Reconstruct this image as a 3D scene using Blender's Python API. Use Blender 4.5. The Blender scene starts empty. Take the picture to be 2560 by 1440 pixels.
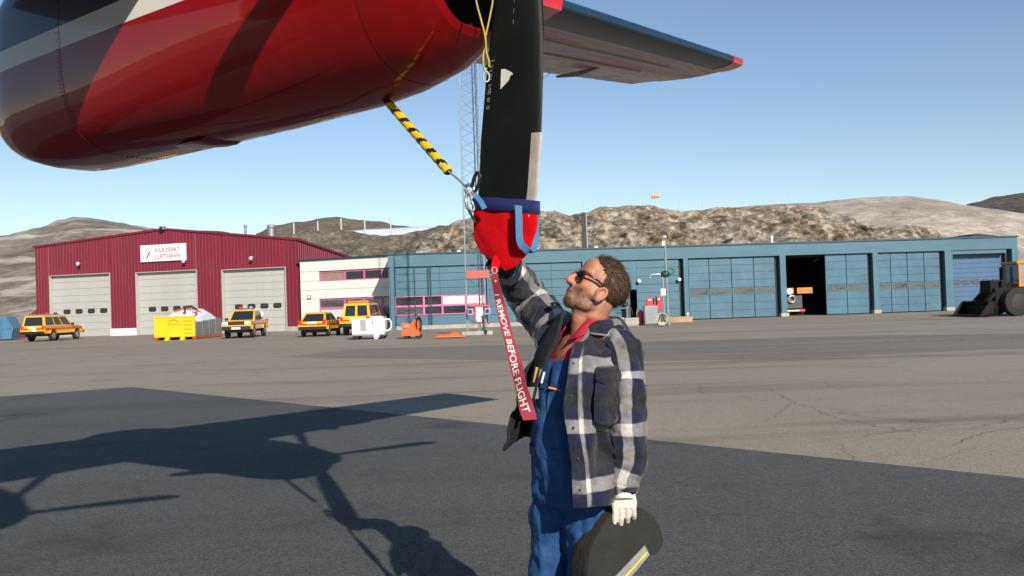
import bpy, bmesh, math, random
from mathutils import Vector, Matrix, noise
R = math.radians
random.seed(7)
scene = bpy.context.scene
C = scene.collection

# ------------------------------------------------------------------ camera
EYE = Vector((0, 0, 1.55))
FPX = 2400.0                       # focal length in pixels of the 2560 wide photograph
PITCH = math.atan(37/2400); ROLL = R(1.9)
FWD = Vector((0, math.cos(PITCH), math.sin(PITCH)))
UP0 = Vector((0, -math.sin(PITCH), math.cos(PITCH)))
RT0 = Vector((1, 0, 0))
RT = RT0*math.cos(ROLL) - UP0*math.sin(ROLL)
UP = UP0*math.cos(ROLL) + RT0*math.sin(ROLL)
camd = bpy.data.cameras.new("camera"); cam = bpy.data.objects.new("camera", camd); C.objects.link(cam)
camd.sensor_width = 36; camd.lens = 36*FPX/2560; camd.clip_start = 0.05; camd.clip_end = 4000
m3 = Matrix((RT, UP, -FWD)).transposed()
cam.matrix_world = Matrix.Translation(EYE) @ m3.to_4x4()
scene.camera = cam

# ------------------------------------------------------------------ light
SUN_EL, SUN_AZ = 26.8, 160.2       # azimuth clockwise from +Y
S = Vector((math.sin(R(SUN_AZ))*math.cos(R(SUN_EL)), math.cos(R(SUN_AZ))*math.cos(R(SUN_EL)), math.sin(R(SUN_EL))))
w = bpy.data.worlds.new("World"); scene.world = w; w.use_nodes = True
nt = w.node_tree; bg = nt.nodes['Background']
sky = nt.nodes.new('ShaderNodeTexSky'); sky.sky_type = 'NISHITA'; sky.sun_disc = False
sky.sun_elevation = R(SUN_EL); sky.sun_rotation = R(SUN_AZ)
sky.air_density = 0.9; sky.dust_density = 0.0; sky.ozone_density = 1.7; sky.altitude = 0
nt.links.new(sky.outputs[0], bg.inputs[0]); bg.inputs[1].default_value = 0.095
ld = bpy.data.lights.new("sun", 'SUN'); ld.energy = 4.9; ld.angle = R(0.53); ld.color = (1, .93, .83)
lo = bpy.data.objects.new("sun", ld); C.objects.link(lo)
lo.rotation_euler = S.to_track_quat('Z', 'Y').to_euler(); lo.location = (10, -20, 20)
scene.view_settings.view_transform = 'Standard'; scene.view_settings.look = 'None'
scene.view_settings.exposure = 0.3; scene.view_settings.gamma = 1.0
scene.view_settings.use_curve_mapping = False

# ------------------------------------------------------------------ pixel -> place
def ray(px, py): return FWD + RT*((px-1280)/FPX) + UP*((720-py)/FPX)
def gnd(px, py, z=0.0):
    d = ray(px, py); return EYE + d*((z-1.55)/d.z)
def atY(px, py, Y):
    d = ray(px, py); return EYE + d*(Y/d.y)

# ------------------------------------------------------------------ mesh builder
class MB:
    def __init__(s): s.v = []; s.f = []; s.m = []; s.uv = []
    def add(s, vs, fs, mi=0, uvs=None):
        b = len(s.v); s.v += [Vector(p) for p in vs]
        for k, f in enumerate(fs):
            s.f.append([b+i for i in f]); s.m.append(mi)
            s.uv.append(uvs[k] if uvs else None)
        return s
    def box(s, x0, x1, y0, y1, z0, z1, mi=0):
        vs = [(x, y, z) for z in (z0, z1) for y in (y0, y1) for x in (x0, x1)]
        return s.add(vs, [(0,2,3,1), (4,5,7,6), (0,1,5,4), (2,6,7,3), (0,4,6,2), (1,3,7,5)], mi)
    def bbox(s, x0, x1, y0, y1, z0, z1, b=.01, mi=0):       # bevelled box
        X = (x0, x0+b, x1-b, x1); Y = (y0, y0+b, y1-b, y1); Z = (z0, z0+b, z1-b, z1)
        bm = bmesh.new(); bmesh.ops.create_cube(bm, size=1)
        for v in bm.verts:
            v.co = Vector(((x0+x1)/2+(x1-x0)*v.co.x, (y0+y1)/2+(y1-y0)*v.co.y, (z0+z1)/2+(z1-z0)*v.co.z))
        bmesh.ops.bevel(bm, geom=bm.edges[:], offset=b, segments=2, affect='EDGES', profile=.5)
        bm.verts.index_update()
        s.add([v.co.copy() for v in bm.verts], [[v.index for v in f.verts] for f in bm.faces], mi); bm.free(); return s
    def obox(s, c, ax, ay, az, mi=0):                        # centre and three half vectors
        c = Vector(c); ax = Vector(ax); ay = Vector(ay); az = Vector(az)
        vs = [c+ax*i+ay*j+az*k for k in (-1, 1) for j in (-1, 1) for i in (-1, 1)]
        return s.add(vs, [(0,2,3,1), (4,5,7,6), (0,1,5,4), (2,6,7,3), (0,4,6,2), (1,3,7,5)], mi)
    def prism(s, poly, place, d0, d1, mi=0):                 # place(a, b, d) -> point
        n = len(poly)
        vs = [place(a, b, d0) for a, b in poly] + [place(a, b, d1) for a, b in poly]
        fs = [list(range(n))[::-1], list(range(n, 2*n))] + [(i, (i+1) % n, n+(i+1) % n, n+i) for i in range(n)]
        return s.add(vs, fs, mi)
    def tube(s, path, rad, n=8, mi=0, caps=True, flat=1.0, up=None, uvs=1.0):
        path = [Vector(p) for p in path]; k = len(path)
        if not isinstance(rad, (list, tuple)): rad = [rad]*k
        T = []
        for i in range(k):
            t = path[min(i+1, k-1)] - path[max(i-1, 0)]; T.append(t.normalized() if t.length > 1e-9 else Vector((0, 0, 1)))
        a = Vector(up) if up else (Vector((0, 0, 1)) if abs(T[0].z) < .9 else Vector((1, 0, 0)))
        b = len(s.v); L = 0.0
        lens = []
        for i in range(k):
            if i: L += (path[i]-path[i-1]).length
            lens.append(L)
            a = (a - T[i]*a.dot(T[i])).normalized(); c = T[i].cross(a)
            for j in range(n):
                an = 2*math.pi*j/n
                s.v.append(path[i] + (a*math.cos(an)*flat + c*math.sin(an))*rad[i])
        for i in range(k-1):
            for j in range(n):
                j2 = (j+1) % n
                s.f.append([b+i*n+j, b+i*n+j2, b+(i+1)*n+j2, b+(i+1)*n+j]); s.m.append(mi)
                r = sum(rad)/k*2*math.pi
                s.uv.append([(j/n*r, lens[i]), ((j+1)/n*r, lens[i]), ((j+1)/n*r, lens[i+1]), (j/n*r, lens[i+1])])
        if caps:
            s.f.append([b+j for j in range(n)][::-1]); s.m.append(mi); s.uv.append(None)
            s.f.append([b+(k-1)*n+j for j in range(n)]); s.m.append(mi); s.uv.append(None)
        return s
    def cyl(s, p0, p1, r0, r1=None, n=12, mi=0, caps=True): return s.tube([p0, p1], [r0, r0 if r1 is None else r1], n, mi, caps)
    def loft(s, rings, closed=True, caps=True, mi=0, uv=True):
        n = len(rings[0]); b = len(s.v)
        rings = [[Vector(p) for p in r] for r in rings]
        for r in rings: s.v += r
        per = []
        for r in rings:
            L = [0]
            for j in range(n): L.append(L[-1] + (r[(j+1) % n]-r[j]).length)
            per.append(L)
        ref = per[len(per)//2]
        H = [0]
        for i in range(len(rings)-1):
            H.append(H[-1] + sum((rings[i+1][j]-rings[i][j]).length for j in range(0, n, 4))/len(range(0, n, 4)))
        for i in range(len(rings)-1):
            for j in range(n if closed else n-1):
                j2 = (j+1) % n
                s.f.append([b+i*n+j, b+i*n+j2, b+(i+1)*n+j2, b+(i+1)*n+j]); s.m.append(mi)
                s.uv.append([(ref[j], H[i]), (ref[j+1], H[i]), (ref[j+1], H[i+1]), (ref[j], H[i+1])] if uv else None)
        if caps and closed:
            s.f.append([b+j for j in range(n)][::-1]); s.m.append(mi); s.uv.append(None)
            e = b+(len(rings)-1)*n
            s.f.append([e+j for j in range(n)]); s.m.append(mi); s.uv.append(None)
        return s
    def ell(s, c, r, M=None, nu=20, nv=12, mi=0):            # ellipsoid, M optional 3x3
        vs = []; c = Vector(c)
        for i in range(1, nv):
            ph = math.pi*i/nv
            for j in range(nu):
                th = 2*math.pi*j/nu
                p = Vector((r[0]*math.sin(ph)*math.cos(th), r[1]*math.sin(ph)*math.sin(th), r[2]*math.cos(ph)))
                vs.append(c + (M @ p if M else p))
        t = len(vs); p = Vector((0, 0, r[2])); vs.append(c + (M @ p if M else p)); vs.append(c - (M @ p if M else p))
        fs = []
        for i in range(nv-2):
            for j in range(nu):
                fs.append((i*nu+j, (i+1)*nu+j, (i+1)*nu+(j+1) % nu, i*nu+(j+1) % nu))
        for j in range(nu):
            fs.append((t, j, (j+1) % nu)); fs.append((t+1, (nv-2)*nu+(j+1) % nu, (nv-2)*nu+j))
        return s.add(vs, fs, mi)
    def ext(s, o):
        b = len(s.v); s.v += o.v; s.f += [[b+i for i in f] for f in o.f]; s.m += o.m; s.uv += o.uv; return s
    def xf(s, M):
        s.v = [M @ p for p in s.v]; return s

BASE = {}
def mk(name, mb, mats, parent=None, smooth=None, world=False, loc=None, colors=None, recalc=True, mesh=None):
    """link one mesh object; world=True: vertices are in world coordinates, else local to the parent"""
    if mesh is None:
        off = Vector((0, 0, 0))
        if world and parent is not None: off = BASE[parent.name]
        if world and parent is None and loc is not None: off = Vector(loc)
        mesh = bpy.data.meshes.new(name)
        mesh.from_pydata([tuple(p-off) for p in mb.v], [], mb.f)
        if not isinstance(mats, (list, tuple)): mats = [mats]
        for mt in mats: mesh.materials.append(mt)
        if len(mats) > 1: mesh.polygons.foreach_set('material_index', mb.m)
        if any(u is not None for u in mb.uv):
            ul = mesh.uv_layers.new(name='UVMap'); i = 0
            for f, u in zip(mb.f, mb.uv):
                for k in range(len(f)):
                    if u: ul.data[i].uv = u[k]
                    i += 1
        if recalc:
            bm = bmesh.new(); bm.from_mesh(mesh); bmesh.ops.recalc_face_normals(bm, faces=bm.faces); bm.to_mesh(mesh); bm.free()
        if colors:
            ca = mesh.color_attributes.new('Col', 'FLOAT_COLOR', 'POINT')
            for i, c in enumerate(colors): ca.data[i].color = (*c, 1)
        if smooth is not None:
            mesh.polygons.foreach_set('use_smooth', [True]*len(mesh.polygons))
            if smooth < 180: mesh.set_sharp_from_angle(angle=R(smooth))
        mesh.update()
    o = bpy.data.objects.new(name, mesh); C.objects.link(o)
    if parent is not None: o.parent = parent
    if world: BASE[o.name] = BASE[parent.name] if parent is not None else (Vector(loc) if loc is not None else Vector((0, 0, 0)))
    if loc is not None: o.location = loc
    return o
def thing(name, label, cat, loc=(0, 0, 0), rot=0.0, group=None):
    o = bpy.data.objects.new(name, None); C.objects.link(o); o.location = loc; o.rotation_euler = (0, 0, rot)
    o.empty_display_size = .3
    o['label'] = label; o['category'] = cat
    if group: o['group'] = group
    BASE[o.name] = Vector(loc); return o
def tag(o, label, cat, group=None):
    o['label'] = label; o['category'] = cat
    if group: o['group'] = group
    return o
def struct(o, kind='structure', label=None):
    o['kind'] = kind
    if label: o['label'] = label
    return o

# ------------------------------------------------------------------ materials
def new_mat(name):
    m = bpy.data.materials.new(name); m.use_nodes = True
    return m, m.node_tree, m.node_tree.nodes['Principled BSDF']
def N(t, typ, **kw):
    n = t.nodes.new(typ)
    for k, v in kw.items():
        if hasattr(n, k) and not k.startswith('i_'): setattr(n, k, v)
        else: n.inputs[k[2:].replace('_', ' ') if k.startswith('i_') else k].default_value = v
    return n
def mixc(t, fac, a, b, typ='MIX'):
    n = t.nodes.new('ShaderNodeMix'); n.data_type = 'RGBA'; n.blend_type = typ
    for idx, v in ((0, fac), (6, a), (7, b)):
        if hasattr(v, 'links') or isinstance(v, bpy.types.NodeSocket): t.links.new(v, n.inputs[idx])
        elif idx == 0: n.inputs[0].default_value = v
        else: n.inputs[idx].default_value = (*v[:3], 1)
    return n.outputs[2]
def ramp(t, src, stops, interp='LINEAR'):
    n = t.nodes.new('ShaderNodeValToRGB'); n.color_ramp.interpolation = interp
    e = n.color_ramp.elements
    while len(e) < len(stops): e.new(.5)
    for k, (p, c) in enumerate(stops):
        e[k].position = p; e[k].color = (*c, 1) if isinstance(c, tuple) else (c, c, c, 1)
    t.links.new(src, n.inputs[0]); return n.outputs[0]
def math_(t, op, a, b=None, c=None):
    n = t.nodes.new('ShaderNodeMath'); n.operation = op
    for i, v in enumerate((a, b, c)):
        if v is None: continue
        if isinstance(v, bpy.types.NodeSocket): t.links.new(v, n.inputs[i])
        else: n.inputs[i].default_value = v
    return n.outputs[0]
def coords(t, kind='Object', scale=(1, 1, 1), rot=(0, 0, 0)):
    tc = t.nodes.new('ShaderNodeTexCoord'); mp = t.nodes.new('ShaderNodeMapping')
    mp.inputs['Scale'].default_value = scale; mp.inputs['Rotation'].default_value = rot
    t.links.new(tc.outputs[kind], mp.inputs[0]); return mp.outputs[0]
def noise_(t, vec, scale, detail=4, rough=.55, dist=0):
    n = N(t, 'ShaderNodeTexNoise'); n.inputs['Scale'].default_value = scale; n.inputs['Detail'].default_value = detail
    n.inputs['Roughness'].default_value = rough; n.inputs['Distortion'].default_value = dist
    t.links.new(vec, n.inputs['Vector']); return n.outputs['Fac']
def bump_(t, bsdf, h, strength, dist=.01, prev=None):
    n = t.nodes.new('ShaderNodeBump'); n.inputs['Strength'].default_value = strength; n.inputs['Distance'].default_value = dist
    t.links.new(h, n.inputs['Height'])
    if prev: t.links.new(prev, n.inputs['Normal'])
    t.links.new(n.outputs[0], bsdf.inputs['Normal']); return n.outputs[0]
def pm(name, col, rough=.6, metal=0, coat=0, var=.12, vs=2.0, bump=0.0, bs=60, dirt=0.0, dirtcol=(.12, .1, .08), stretch=(1, 1, 1), spec=None):
    m, t, b = new_mat(name)
    v = coords(t, scale=stretch)
    n1 = noise_(t, v, vs, 5, .6)
    lo = tuple(c*(1-var) for c in col); hi = tuple(min(1, c*(1+var)) for c in col)
    c = ramp(t, n1, [(.3, lo), (.7, hi)])
    if dirt:
        n2 = noise_(t, v, vs*2.7, 6, .65)
        f = ramp(t, n2, [(.5, 0.0), (.75, dirt)])
        c = mixc(t, f, c, dirtcol)
    t.links.new(c, b.inputs['Base Color'])
    b.inputs['Roughness'].default_value = rough; b.inputs['Metallic'].default_value = metal
    b.inputs['Coat Weight'].default_value = coat; b.inputs['Coat Roughness'].default_value = .05
    if spec is not None: b.inputs['Specular IOR Level'].default_value = spec
    if bump: bump_(t, b, noise_(t, v, bs, 4, .6), bump, .01)
    return m
M = {}
def mats():
    M['red_clad'] = pm('maroon_cladding', (.175, .012, .03), .45, var=.12, vs=.6, dirt=.15, stretch=(1, 1, .3))
    M['maroon'] = pm('maroon_trim', (.17, .012, .03), .5)
    M['door_grey'] = pm('grey_door_paint', (.42, .41, .385), .5, var=.05, vs=.8, dirt=.15, dirtcol=(.3, .27, .24))
    M['blue_wall'] = pm('blue_wall_paint', (.050, .132, .178), .55, var=.16, vs=.5, dirt=.45, dirtcol=(.09, .14, .165), stretch=(.5, .5, 1.4))
    M['blue_door'] = pm('blue_door_paint', (.049, .128, .182), .42, var=.16, vs=.6, dirt=.5, dirtcol=(.10, .17, .20))
    M['blue_roller'] = pm('blue_roller_paint', (.05, .11, .2), .45, var=.08, vs=.9)
    M['blue_dark'] = pm('dark_blue_trim', (.02, .05, .08), .5)
    M['white_wall'] = pm('white_wall_panel', (.70, .69, .63), .55, var=.04, vs=.7, dirt=.12, dirtcol=(.4, .38, .33))
    M['pink'] = pm('pink_window_frame', (.55, .13, .32), .5)
    M['concrete'] = pm('concrete', (.36, .33, .28), .85, var=.18, vs=2, bump=.3)
    M['white'] = pm('white_paint', (.78, .78, .76), .35, var=.03, vs=2, dirt=.12, dirtcol=(.4, .38, .35))
    M['black'] = pm('black_paint', (.012, .012, .013), .5)
    M['rubber'] = pm('tyre_rubber', (.018, .018, .018), .85, bump=.2)
    M['rim'] = pm('wheel_rim', (.35, .34, .32), .4, metal=.6, dirt=.3)
    M['yellow'] = pm('yellow_vehicle_paint', (.80, .43, .01), .3, coat=.7, var=.06, vs=1.5, dirt=.2, dirtcol=(.3, .2, .08))
    M['yellow2'] = pm('yellow_container_paint', (.86, .49, .002), .45, var=.05, vs=1.5, dirt=.15, dirtcol=(.5, .35, .05))
    M['redstripe'] = pm('red_stripe_paint', (.55, .03, .01), .35, coat=.4)
    M['redbox'] = pm('red_box_paint', (.6, .03, .04), .4, dirt=.15)
    M['salmon'] = pm('faded_red_paint', (.6, .1, .07), .6, dirt=.2, dirtcol=(.5, .2, .15))
    M['orange'] = pm('orange_machine_paint', (.72, .1, .012), .4, dirt=.25)
    M['orange2'] = pm('orange_loader_paint', (.52, .19, .015), .4, dirt=.6, vs=1.2)
    M['steel'] = pm('galvanised_steel', (.42, .43, .43), .35, metal=.7, var=.15, vs=6)
    M['greymetal'] = pm('grey_metal', (.25, .26, .27), .5, metal=.3, dirt=.2)
    M['tarp'] = pm('white_tarpaulin', (.75, .74, .76), .7, var=.08, vs=3, bump=.4, bs=4)
    M['darkgrey'] = pm('dark_grey_paint', (.05, .055, .06), .5, dirt=.2)
    M['blue_skip'] = pm('blue_skip_paint', (.05, .17, .27), .5, dirt=.3)
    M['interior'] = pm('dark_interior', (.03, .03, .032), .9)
    M['skylamp'] = pm('lamp_glass', (.8, .8, .76), .3)
    g, t, b = new_mat('window_glass'); b.inputs['Base Color'].default_value = (.02, .026, .03, 1); b.inputs['Roughness'].default_value = .06
    bump_(t, b, noise_(t, coords(t), .7, 2), .15, .05); M['glass'] = g
    g, t, b = new_mat('mirror_glass'); b.inputs['Base Color'].default_value = (.17, .165, .17, 1); b.inputs['Roughness'].default_value = .12
    b.inputs['Metallic'].default_value = .75; bump_(t, b, noise_(t, coords(t), .9, 3), .35, .1); M['mirror'] = g
    g, t, b = new_mat('blue_lamp'); b.inputs['Base Color'].default_value = (.01, .05, .5, 1); b.inputs['Roughness'].default_value = .1; M['bluelamp'] = g
    g, t, b = new_mat('red_lamp'); b.inputs['Base Color'].default_value = (.6, .02, .01, 1); b.inputs['Roughness'].default_value = .15; M['redlamp'] = g
mats()
def text_mb(body, size, place, ext=0.0):
    """flat lettering: place(x, y) -> point"""
    cu = bpy.data.curves.new('lettering', 'FONT'); cu.body = body; cu.size = size; cu.resolution_u = 3; cu.offset = size*.014
    o = bpy.data.objects.new('lettering', cu); C.objects.link(o)
    dg = bpy.context.evaluated_depsgraph_get(); me = bpy.data.meshes.new_from_object(o.evaluated_get(dg))
    bm = bmesh.new(); bm.from_mesh(me)
    bmesh.ops.subdivide_edges(bm, edges=[e for e in bm.edges if e.calc_length() > size*.3], cuts=3)
    bmesh.ops.triangulate(bm, faces=bm.faces)
    w_ = max(v.co.x for v in bm.verts)
    mb = MB(); bm.verts.index_update()
    mb.add([place(v.co.x, v.co.y, w_) for v in bm.verts], [[v.index for v in f.verts] for f in bm.faces])
    bm.free(); bpy.data.objects.remove(o); bpy.data.curves.remove(cu); bpy.data.meshes.remove(me)
    return mb
def remesh(mb, voxel, smooth=4, fac=.5):
    me = bpy.data.meshes.new('tmp'); me.from_pydata([tuple(p) for p in mb.v], [], mb.f)
    o = bpy.data.objects.new('tmp', me); C.objects.link(o)
    bm = bmesh.new(); bm.from_mesh(me); bmesh.ops.recalc_face_normals(bm, faces=bm.faces); bm.to_mesh(me); bm.free()
    r = o.modifiers.new('r', 'REMESH'); r.mode = 'VOXEL'; r.voxel_size = voxel
    if smooth:
        s_ = o.modifiers.new('s', 'SMOOTH'); s_.iterations = smooth; s_.factor = fac
    dg = bpy.context.evaluated_depsgraph_get(); e = bpy.data.meshes.new_from_object(o.evaluated_get(dg))
    out = MB(); out.v = [v.co.copy() for v in e.vertices]; out.f = [list(p.vertices) for p in e.polygons]
    out.m = [0]*len(out.f); out.uv = [None]*len(out.f)
    bpy.data.objects.remove(o); bpy.data.meshes.remove(me); bpy.data.meshes.remove(e)
    return out
def fbm(p, o=4): return noise.fractal(p, 1.0, 2.0, o, noise_basis='PERLIN_ORIGINAL')
def lerp(a, b, t): return a+(b-a)*t
def interp(tab, x):
    if x <= tab[0][0]: return tab[0][1]
    for (a, b), (c, d) in zip(tab, tab[1:]):
        if x <= c: return b+(d-b)*(x-a)/(c-a)
    return tab[-1][1]
def sinterp(tab, x):      # smooth monotone-ish interpolation
    if x <= tab[0][0]: return tab[0][1]
    for (a, b), (c, d) in zip(tab, tab[1:]):
        if x <= c:
            t_ = (x-a)/(c-a); t_ = t_*t_*(3-2*t_)*.6+t_*.4; return b+(d-b)*t_
    return tab[-1][1]
# ================================================================== GROUND
def asphalt(name, c1, c2, crack=.5, streak=.5, stain=0.0):
    m, t, b = new_mat(name)
    v = coords(t)
    big = noise_(t, v, .12, 6, .6); fine = noise_(t, v, 9, 8, .75); grit = noise_(t, v, 60, 4, .85); mid = noise_(t, v, 22, 5, .8)
    st = noise_(t, coords(t, scale=(.05, .6, 1), rot=(0, 0, .12)), 1.0, 6, .6, .6)
    c = mixc(t, ramp(t, big, [(.35, 0.0), (.65, 1.0)]), c1, c2)
    c = mixc(t, ramp(t, fine, [(.35, .55), (.62, 0.0)]), c, tuple(x*.62 for x in c1))
    c = mixc(t, ramp(t, mid, [(.40, .5), (.5, 0.0)]), c, tuple(x*.55 for x in c1)); c = mixc(t, ramp(t, mid, [(.55, 0.0), (.68, .4)]), c, tuple(min(1, x*1.35) for x in c2))
    c = mixc(t, ramp(t, grit, [(.5, 0.0), (.66, .85)]), c, tuple(min(1, x*1.6) for x in c2))
    c = mixc(t, ramp(t, grit, [(.32, .9), (.47, 0.0)]), c, tuple(x*.35 for x in c1))
    c = mixc(t, ramp(t, st, [(.54, 0.0), (.66, streak)]), c, tuple(x*.55 for x in c1))
    if crack:
        d = N(t, 'ShaderNodeTexNoise'); d.inputs['Scale'].default_value = .9; d.inputs['Detail'].default_value = 5; t.links.new(v, d.inputs['Vector'])
        mx = N(t, 'ShaderNodeMix', data_type='RGBA'); mx.inputs[0].default_value = .42
        t.links.new(v, mx.inputs[6]); t.links.new(d.outputs['Color'], mx.inputs[7])
        vo = N(t, 'ShaderNodeTexVoronoi', feature='DISTANCE_TO_EDGE'); vo.inputs['Scale'].default_value = .42
        t.links.new(mx.outputs[2], vo.inputs['Vector'])
        line = ramp(t, vo.outputs['Distance'], [(.0, 1.0), (.006, 0.0)])
        gate = ramp(t, noise_(t, v, .35, 2), [(.48, 0.0), (.56, crack)])
        c = mixc(t, math_(t, 'MULTIPLY', line, gate), c, tuple(x*.3 for x in c1))
    if stain:
        s_ = noise_(t, coords(t, scale=(1, 1, 1)), .55, 7, .62, .3)
        c = mixc(t, ramp(t, s_, [(.56, 0.0), (.7, stain)]), c, tuple(x*.35 for x in c1))
    t.links.new(c, b.inputs['Base Color']); b.inputs['Roughness'].default_value = .88
    b.inputs['Specular IOR Level'].default_value = .3
    p = bump_(t, b, grit, .35, .006); bump_(t, b, fine, .35, .012, p)
    return m
A_L = asphalt('light_apron_asphalt', (.265, .222, .172), (.335, .285, .227), .45, .6, .3)
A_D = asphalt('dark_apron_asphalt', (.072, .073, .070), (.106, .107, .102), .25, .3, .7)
A_S = asphalt('old_asphalt_strip', (.17, .152, .13), (.23, .205, .175), 0, .7)
g = MB(); s_ = 1500
xs = [-s_, -300, -60, 0, 60, 300, s_]; ys = [-s_, -100, 0, 30, 60, 100, 300, s_]
for i in range(len(xs)-1):
    for j in range(len(ys)-1):
        g.add([(xs[i], ys[j], 0), (xs[i+1], ys[j], 0), (xs[i+1], ys[j+1], 0), (xs[i], ys[j+1], 0)], [(0, 1, 2, 3)])
struct(mk('ground', g, A_L))
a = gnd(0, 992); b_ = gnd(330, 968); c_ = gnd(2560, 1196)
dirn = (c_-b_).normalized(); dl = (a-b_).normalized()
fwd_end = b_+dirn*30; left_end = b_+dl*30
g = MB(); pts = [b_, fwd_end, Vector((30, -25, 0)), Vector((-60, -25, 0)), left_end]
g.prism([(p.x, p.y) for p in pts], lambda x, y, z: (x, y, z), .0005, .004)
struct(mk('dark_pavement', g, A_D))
g = MB(); pts = [gnd(700, 893), gnd(1560, 905), gnd(1980, 898), gnd(2250, 885), gnd(2620, 868), gnd(2620, 835), gnd(2200, 838), gnd(1700, 852), gnd(900, 872)]
g.prism([(p.x, p.y) for p in pts], lambda x, y, z: (x, y, z), .0005, .004)
struct(mk('worn_pavement_strip', g, A_S))
yl = pm('faded_yellow_marking', (.235, .18, .085), .8, var=.4, vs=6)
for (p0, p1) in (((1600, 868), (2200, 855)), ((1500, 890), (1950, 882)), ((2000, 856), (2560, 846))):
    g = MB(); q0 = gnd(*p0); q1 = gnd(*p1); d = (q1-q0).normalized(); n_ = Vector((-d.y, d.x, 0))*.06
    g.prism([(p.x, p.y) for p in (q0-n_, q1-n_, q1+n_, q0+n_)], lambda x, y, z: (x, y, z), .0045, .0085)
    struct(mk('painted_line', g, yl))
# a few distinct cracks and tar seams, each a thin ribbon lying on the apron
cr = pm('crack_fill', (.095, .082, .068), .95)
def seam(pxs, wd, jag=.03):
    P = [gnd(*p) for p in pxs]; Q = []
    for k in range(len(P)-1):
        n_ = max(2, int((P[k+1]-P[k]).length/.12))
        for i in range(n_):
            q = P[k].lerp(P[k+1], i/n_); Q.append(q+Vector((random.gauss(0, jag), random.gauss(0, jag), 0)))
    Q.append(P[-1]); g = MB(); vs = []
    for i, q in enumerate(Q):
        d = (Q[min(i+1, len(Q)-1)]-Q[max(i-1, 0)]).normalized(); n_ = Vector((-d.y, d.x, 0))*wd*random.uniform(.15, .8)
        vs += [q-n_+Vector((0, 0, .006)), q+n_+Vector((0, 0, .006))]
    g.add(vs, [(2*i, 2*i+1, 2*i+3, 2*i+2) for i in range(len(Q)-1)])
    struct(mk('pavement_crack', g, cr))
seam([(1910, 965), (1985, 1005), (2090, 1045), (2200, 1068), (2330, 1085), (2430, 1072), (2560, 1040)], .007)
seam([(1985, 1005), (1940, 1035), (1905, 1055)], .006)
seam([(2400, 1115), (2415, 1095), (2480, 1080), (2560, 1068)], .008)
seam([(2060, 955), (2095, 975)], .006); seam([(2400, 935), (2560, 965)], .007)
seam([(1650, 985), (1720, 955)], .005); seam([(2440, 1118), (2330, 1150)], .004)
seam([(680, 912), (820, 904), (960, 898)], .012, .02); seam([(420, 922), (560, 920), (590, 905)], .012, .03)
seam([(180, 893), (420, 889)], .015, .04); seam([(2350, 873), (2560, 872)], .03, .03); seam([(2060, 897), (2140, 896)], .03, .02)

# ================================================================== HILLS
def rock_mat(name, stops, scale=.25, crack=1.0, stretch=(1, 1, 1), bumpd=.5, streak=None):
    m, t, b = new_mat(name); v = coords(t, scale=stretch)
    n1 = noise_(t, v, scale, 8, .65, .8)
    c = ramp(t, n1, stops)
    n2 = noise_(t, v, scale*7, 6, .7)
    c = mixc(t, ramp(t, n2, [(.35, .6), (.6, 0.0)]), c, tuple(x*.35 for x in stops[0][1]))
    if streak:
        n3 = noise_(t, coords(t, scale=(.04, .04, .35), rot=(0, .25, 0)), 1.0, 5, .6, 1.5)
        c = mixc(t, ramp(t, n3, [(.52, 0.0), (.62, .85)]), c, streak)
    if crack:
        for sc2, k2 in ((2.6, .40), (7.5, .6), (19, .6)):
            vc = N(t, 'ShaderNodeTexVoronoi', feature='F1'); vc.inputs['Scale'].default_value = scale*sc2; t.links.new(mixc(t, .25, v, N(t, 'ShaderNodeTexNoise', i_Scale=scale*4).outputs['Color']), vc.inputs['Vector'])
            s3 = N(t, 'ShaderNodeSeparateXYZ'); t.links.new(vc.outputs['Color'], s3.inputs[0])
            c = mixc(t, ramp(t, s3.outputs[0], [(.25, k2*crack), (.5, 0.0)]), c, tuple(x*.3 for x in stops[1][1])); c = mixc(t, ramp(t, s3.outputs[1], [(.7, 0.0), (.95, k2*crack)]), c, stops[-1][1])
    vo = N(t, 'ShaderNodeTexVoronoi', feature='DISTANCE_TO_EDGE'); vo.inputs['Scale'].default_value = scale*3.2
    d = mixc(t, .35, v, N(t, 'ShaderNodeTexNoise', i_Scale=scale*3).outputs['Color']); t.links.new(d, vo.inputs['Vector'])
    if crack: c = mixc(t, ramp(t, vo.outputs['Distance'], [(.0, .6*crack), (.05, 0.0)]), c, tuple(x*.3 for x in stops[0][1]))
    t.links.new(c, b.inputs['Base Color']); b.inputs['Roughness'].default_value = .95
    p = bump_(t, b, n2, .8, bumpd)
    if crack: bump_(t, b, vo.outputs['Distance'], .6*crack, bumpd, p)
    return m
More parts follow.
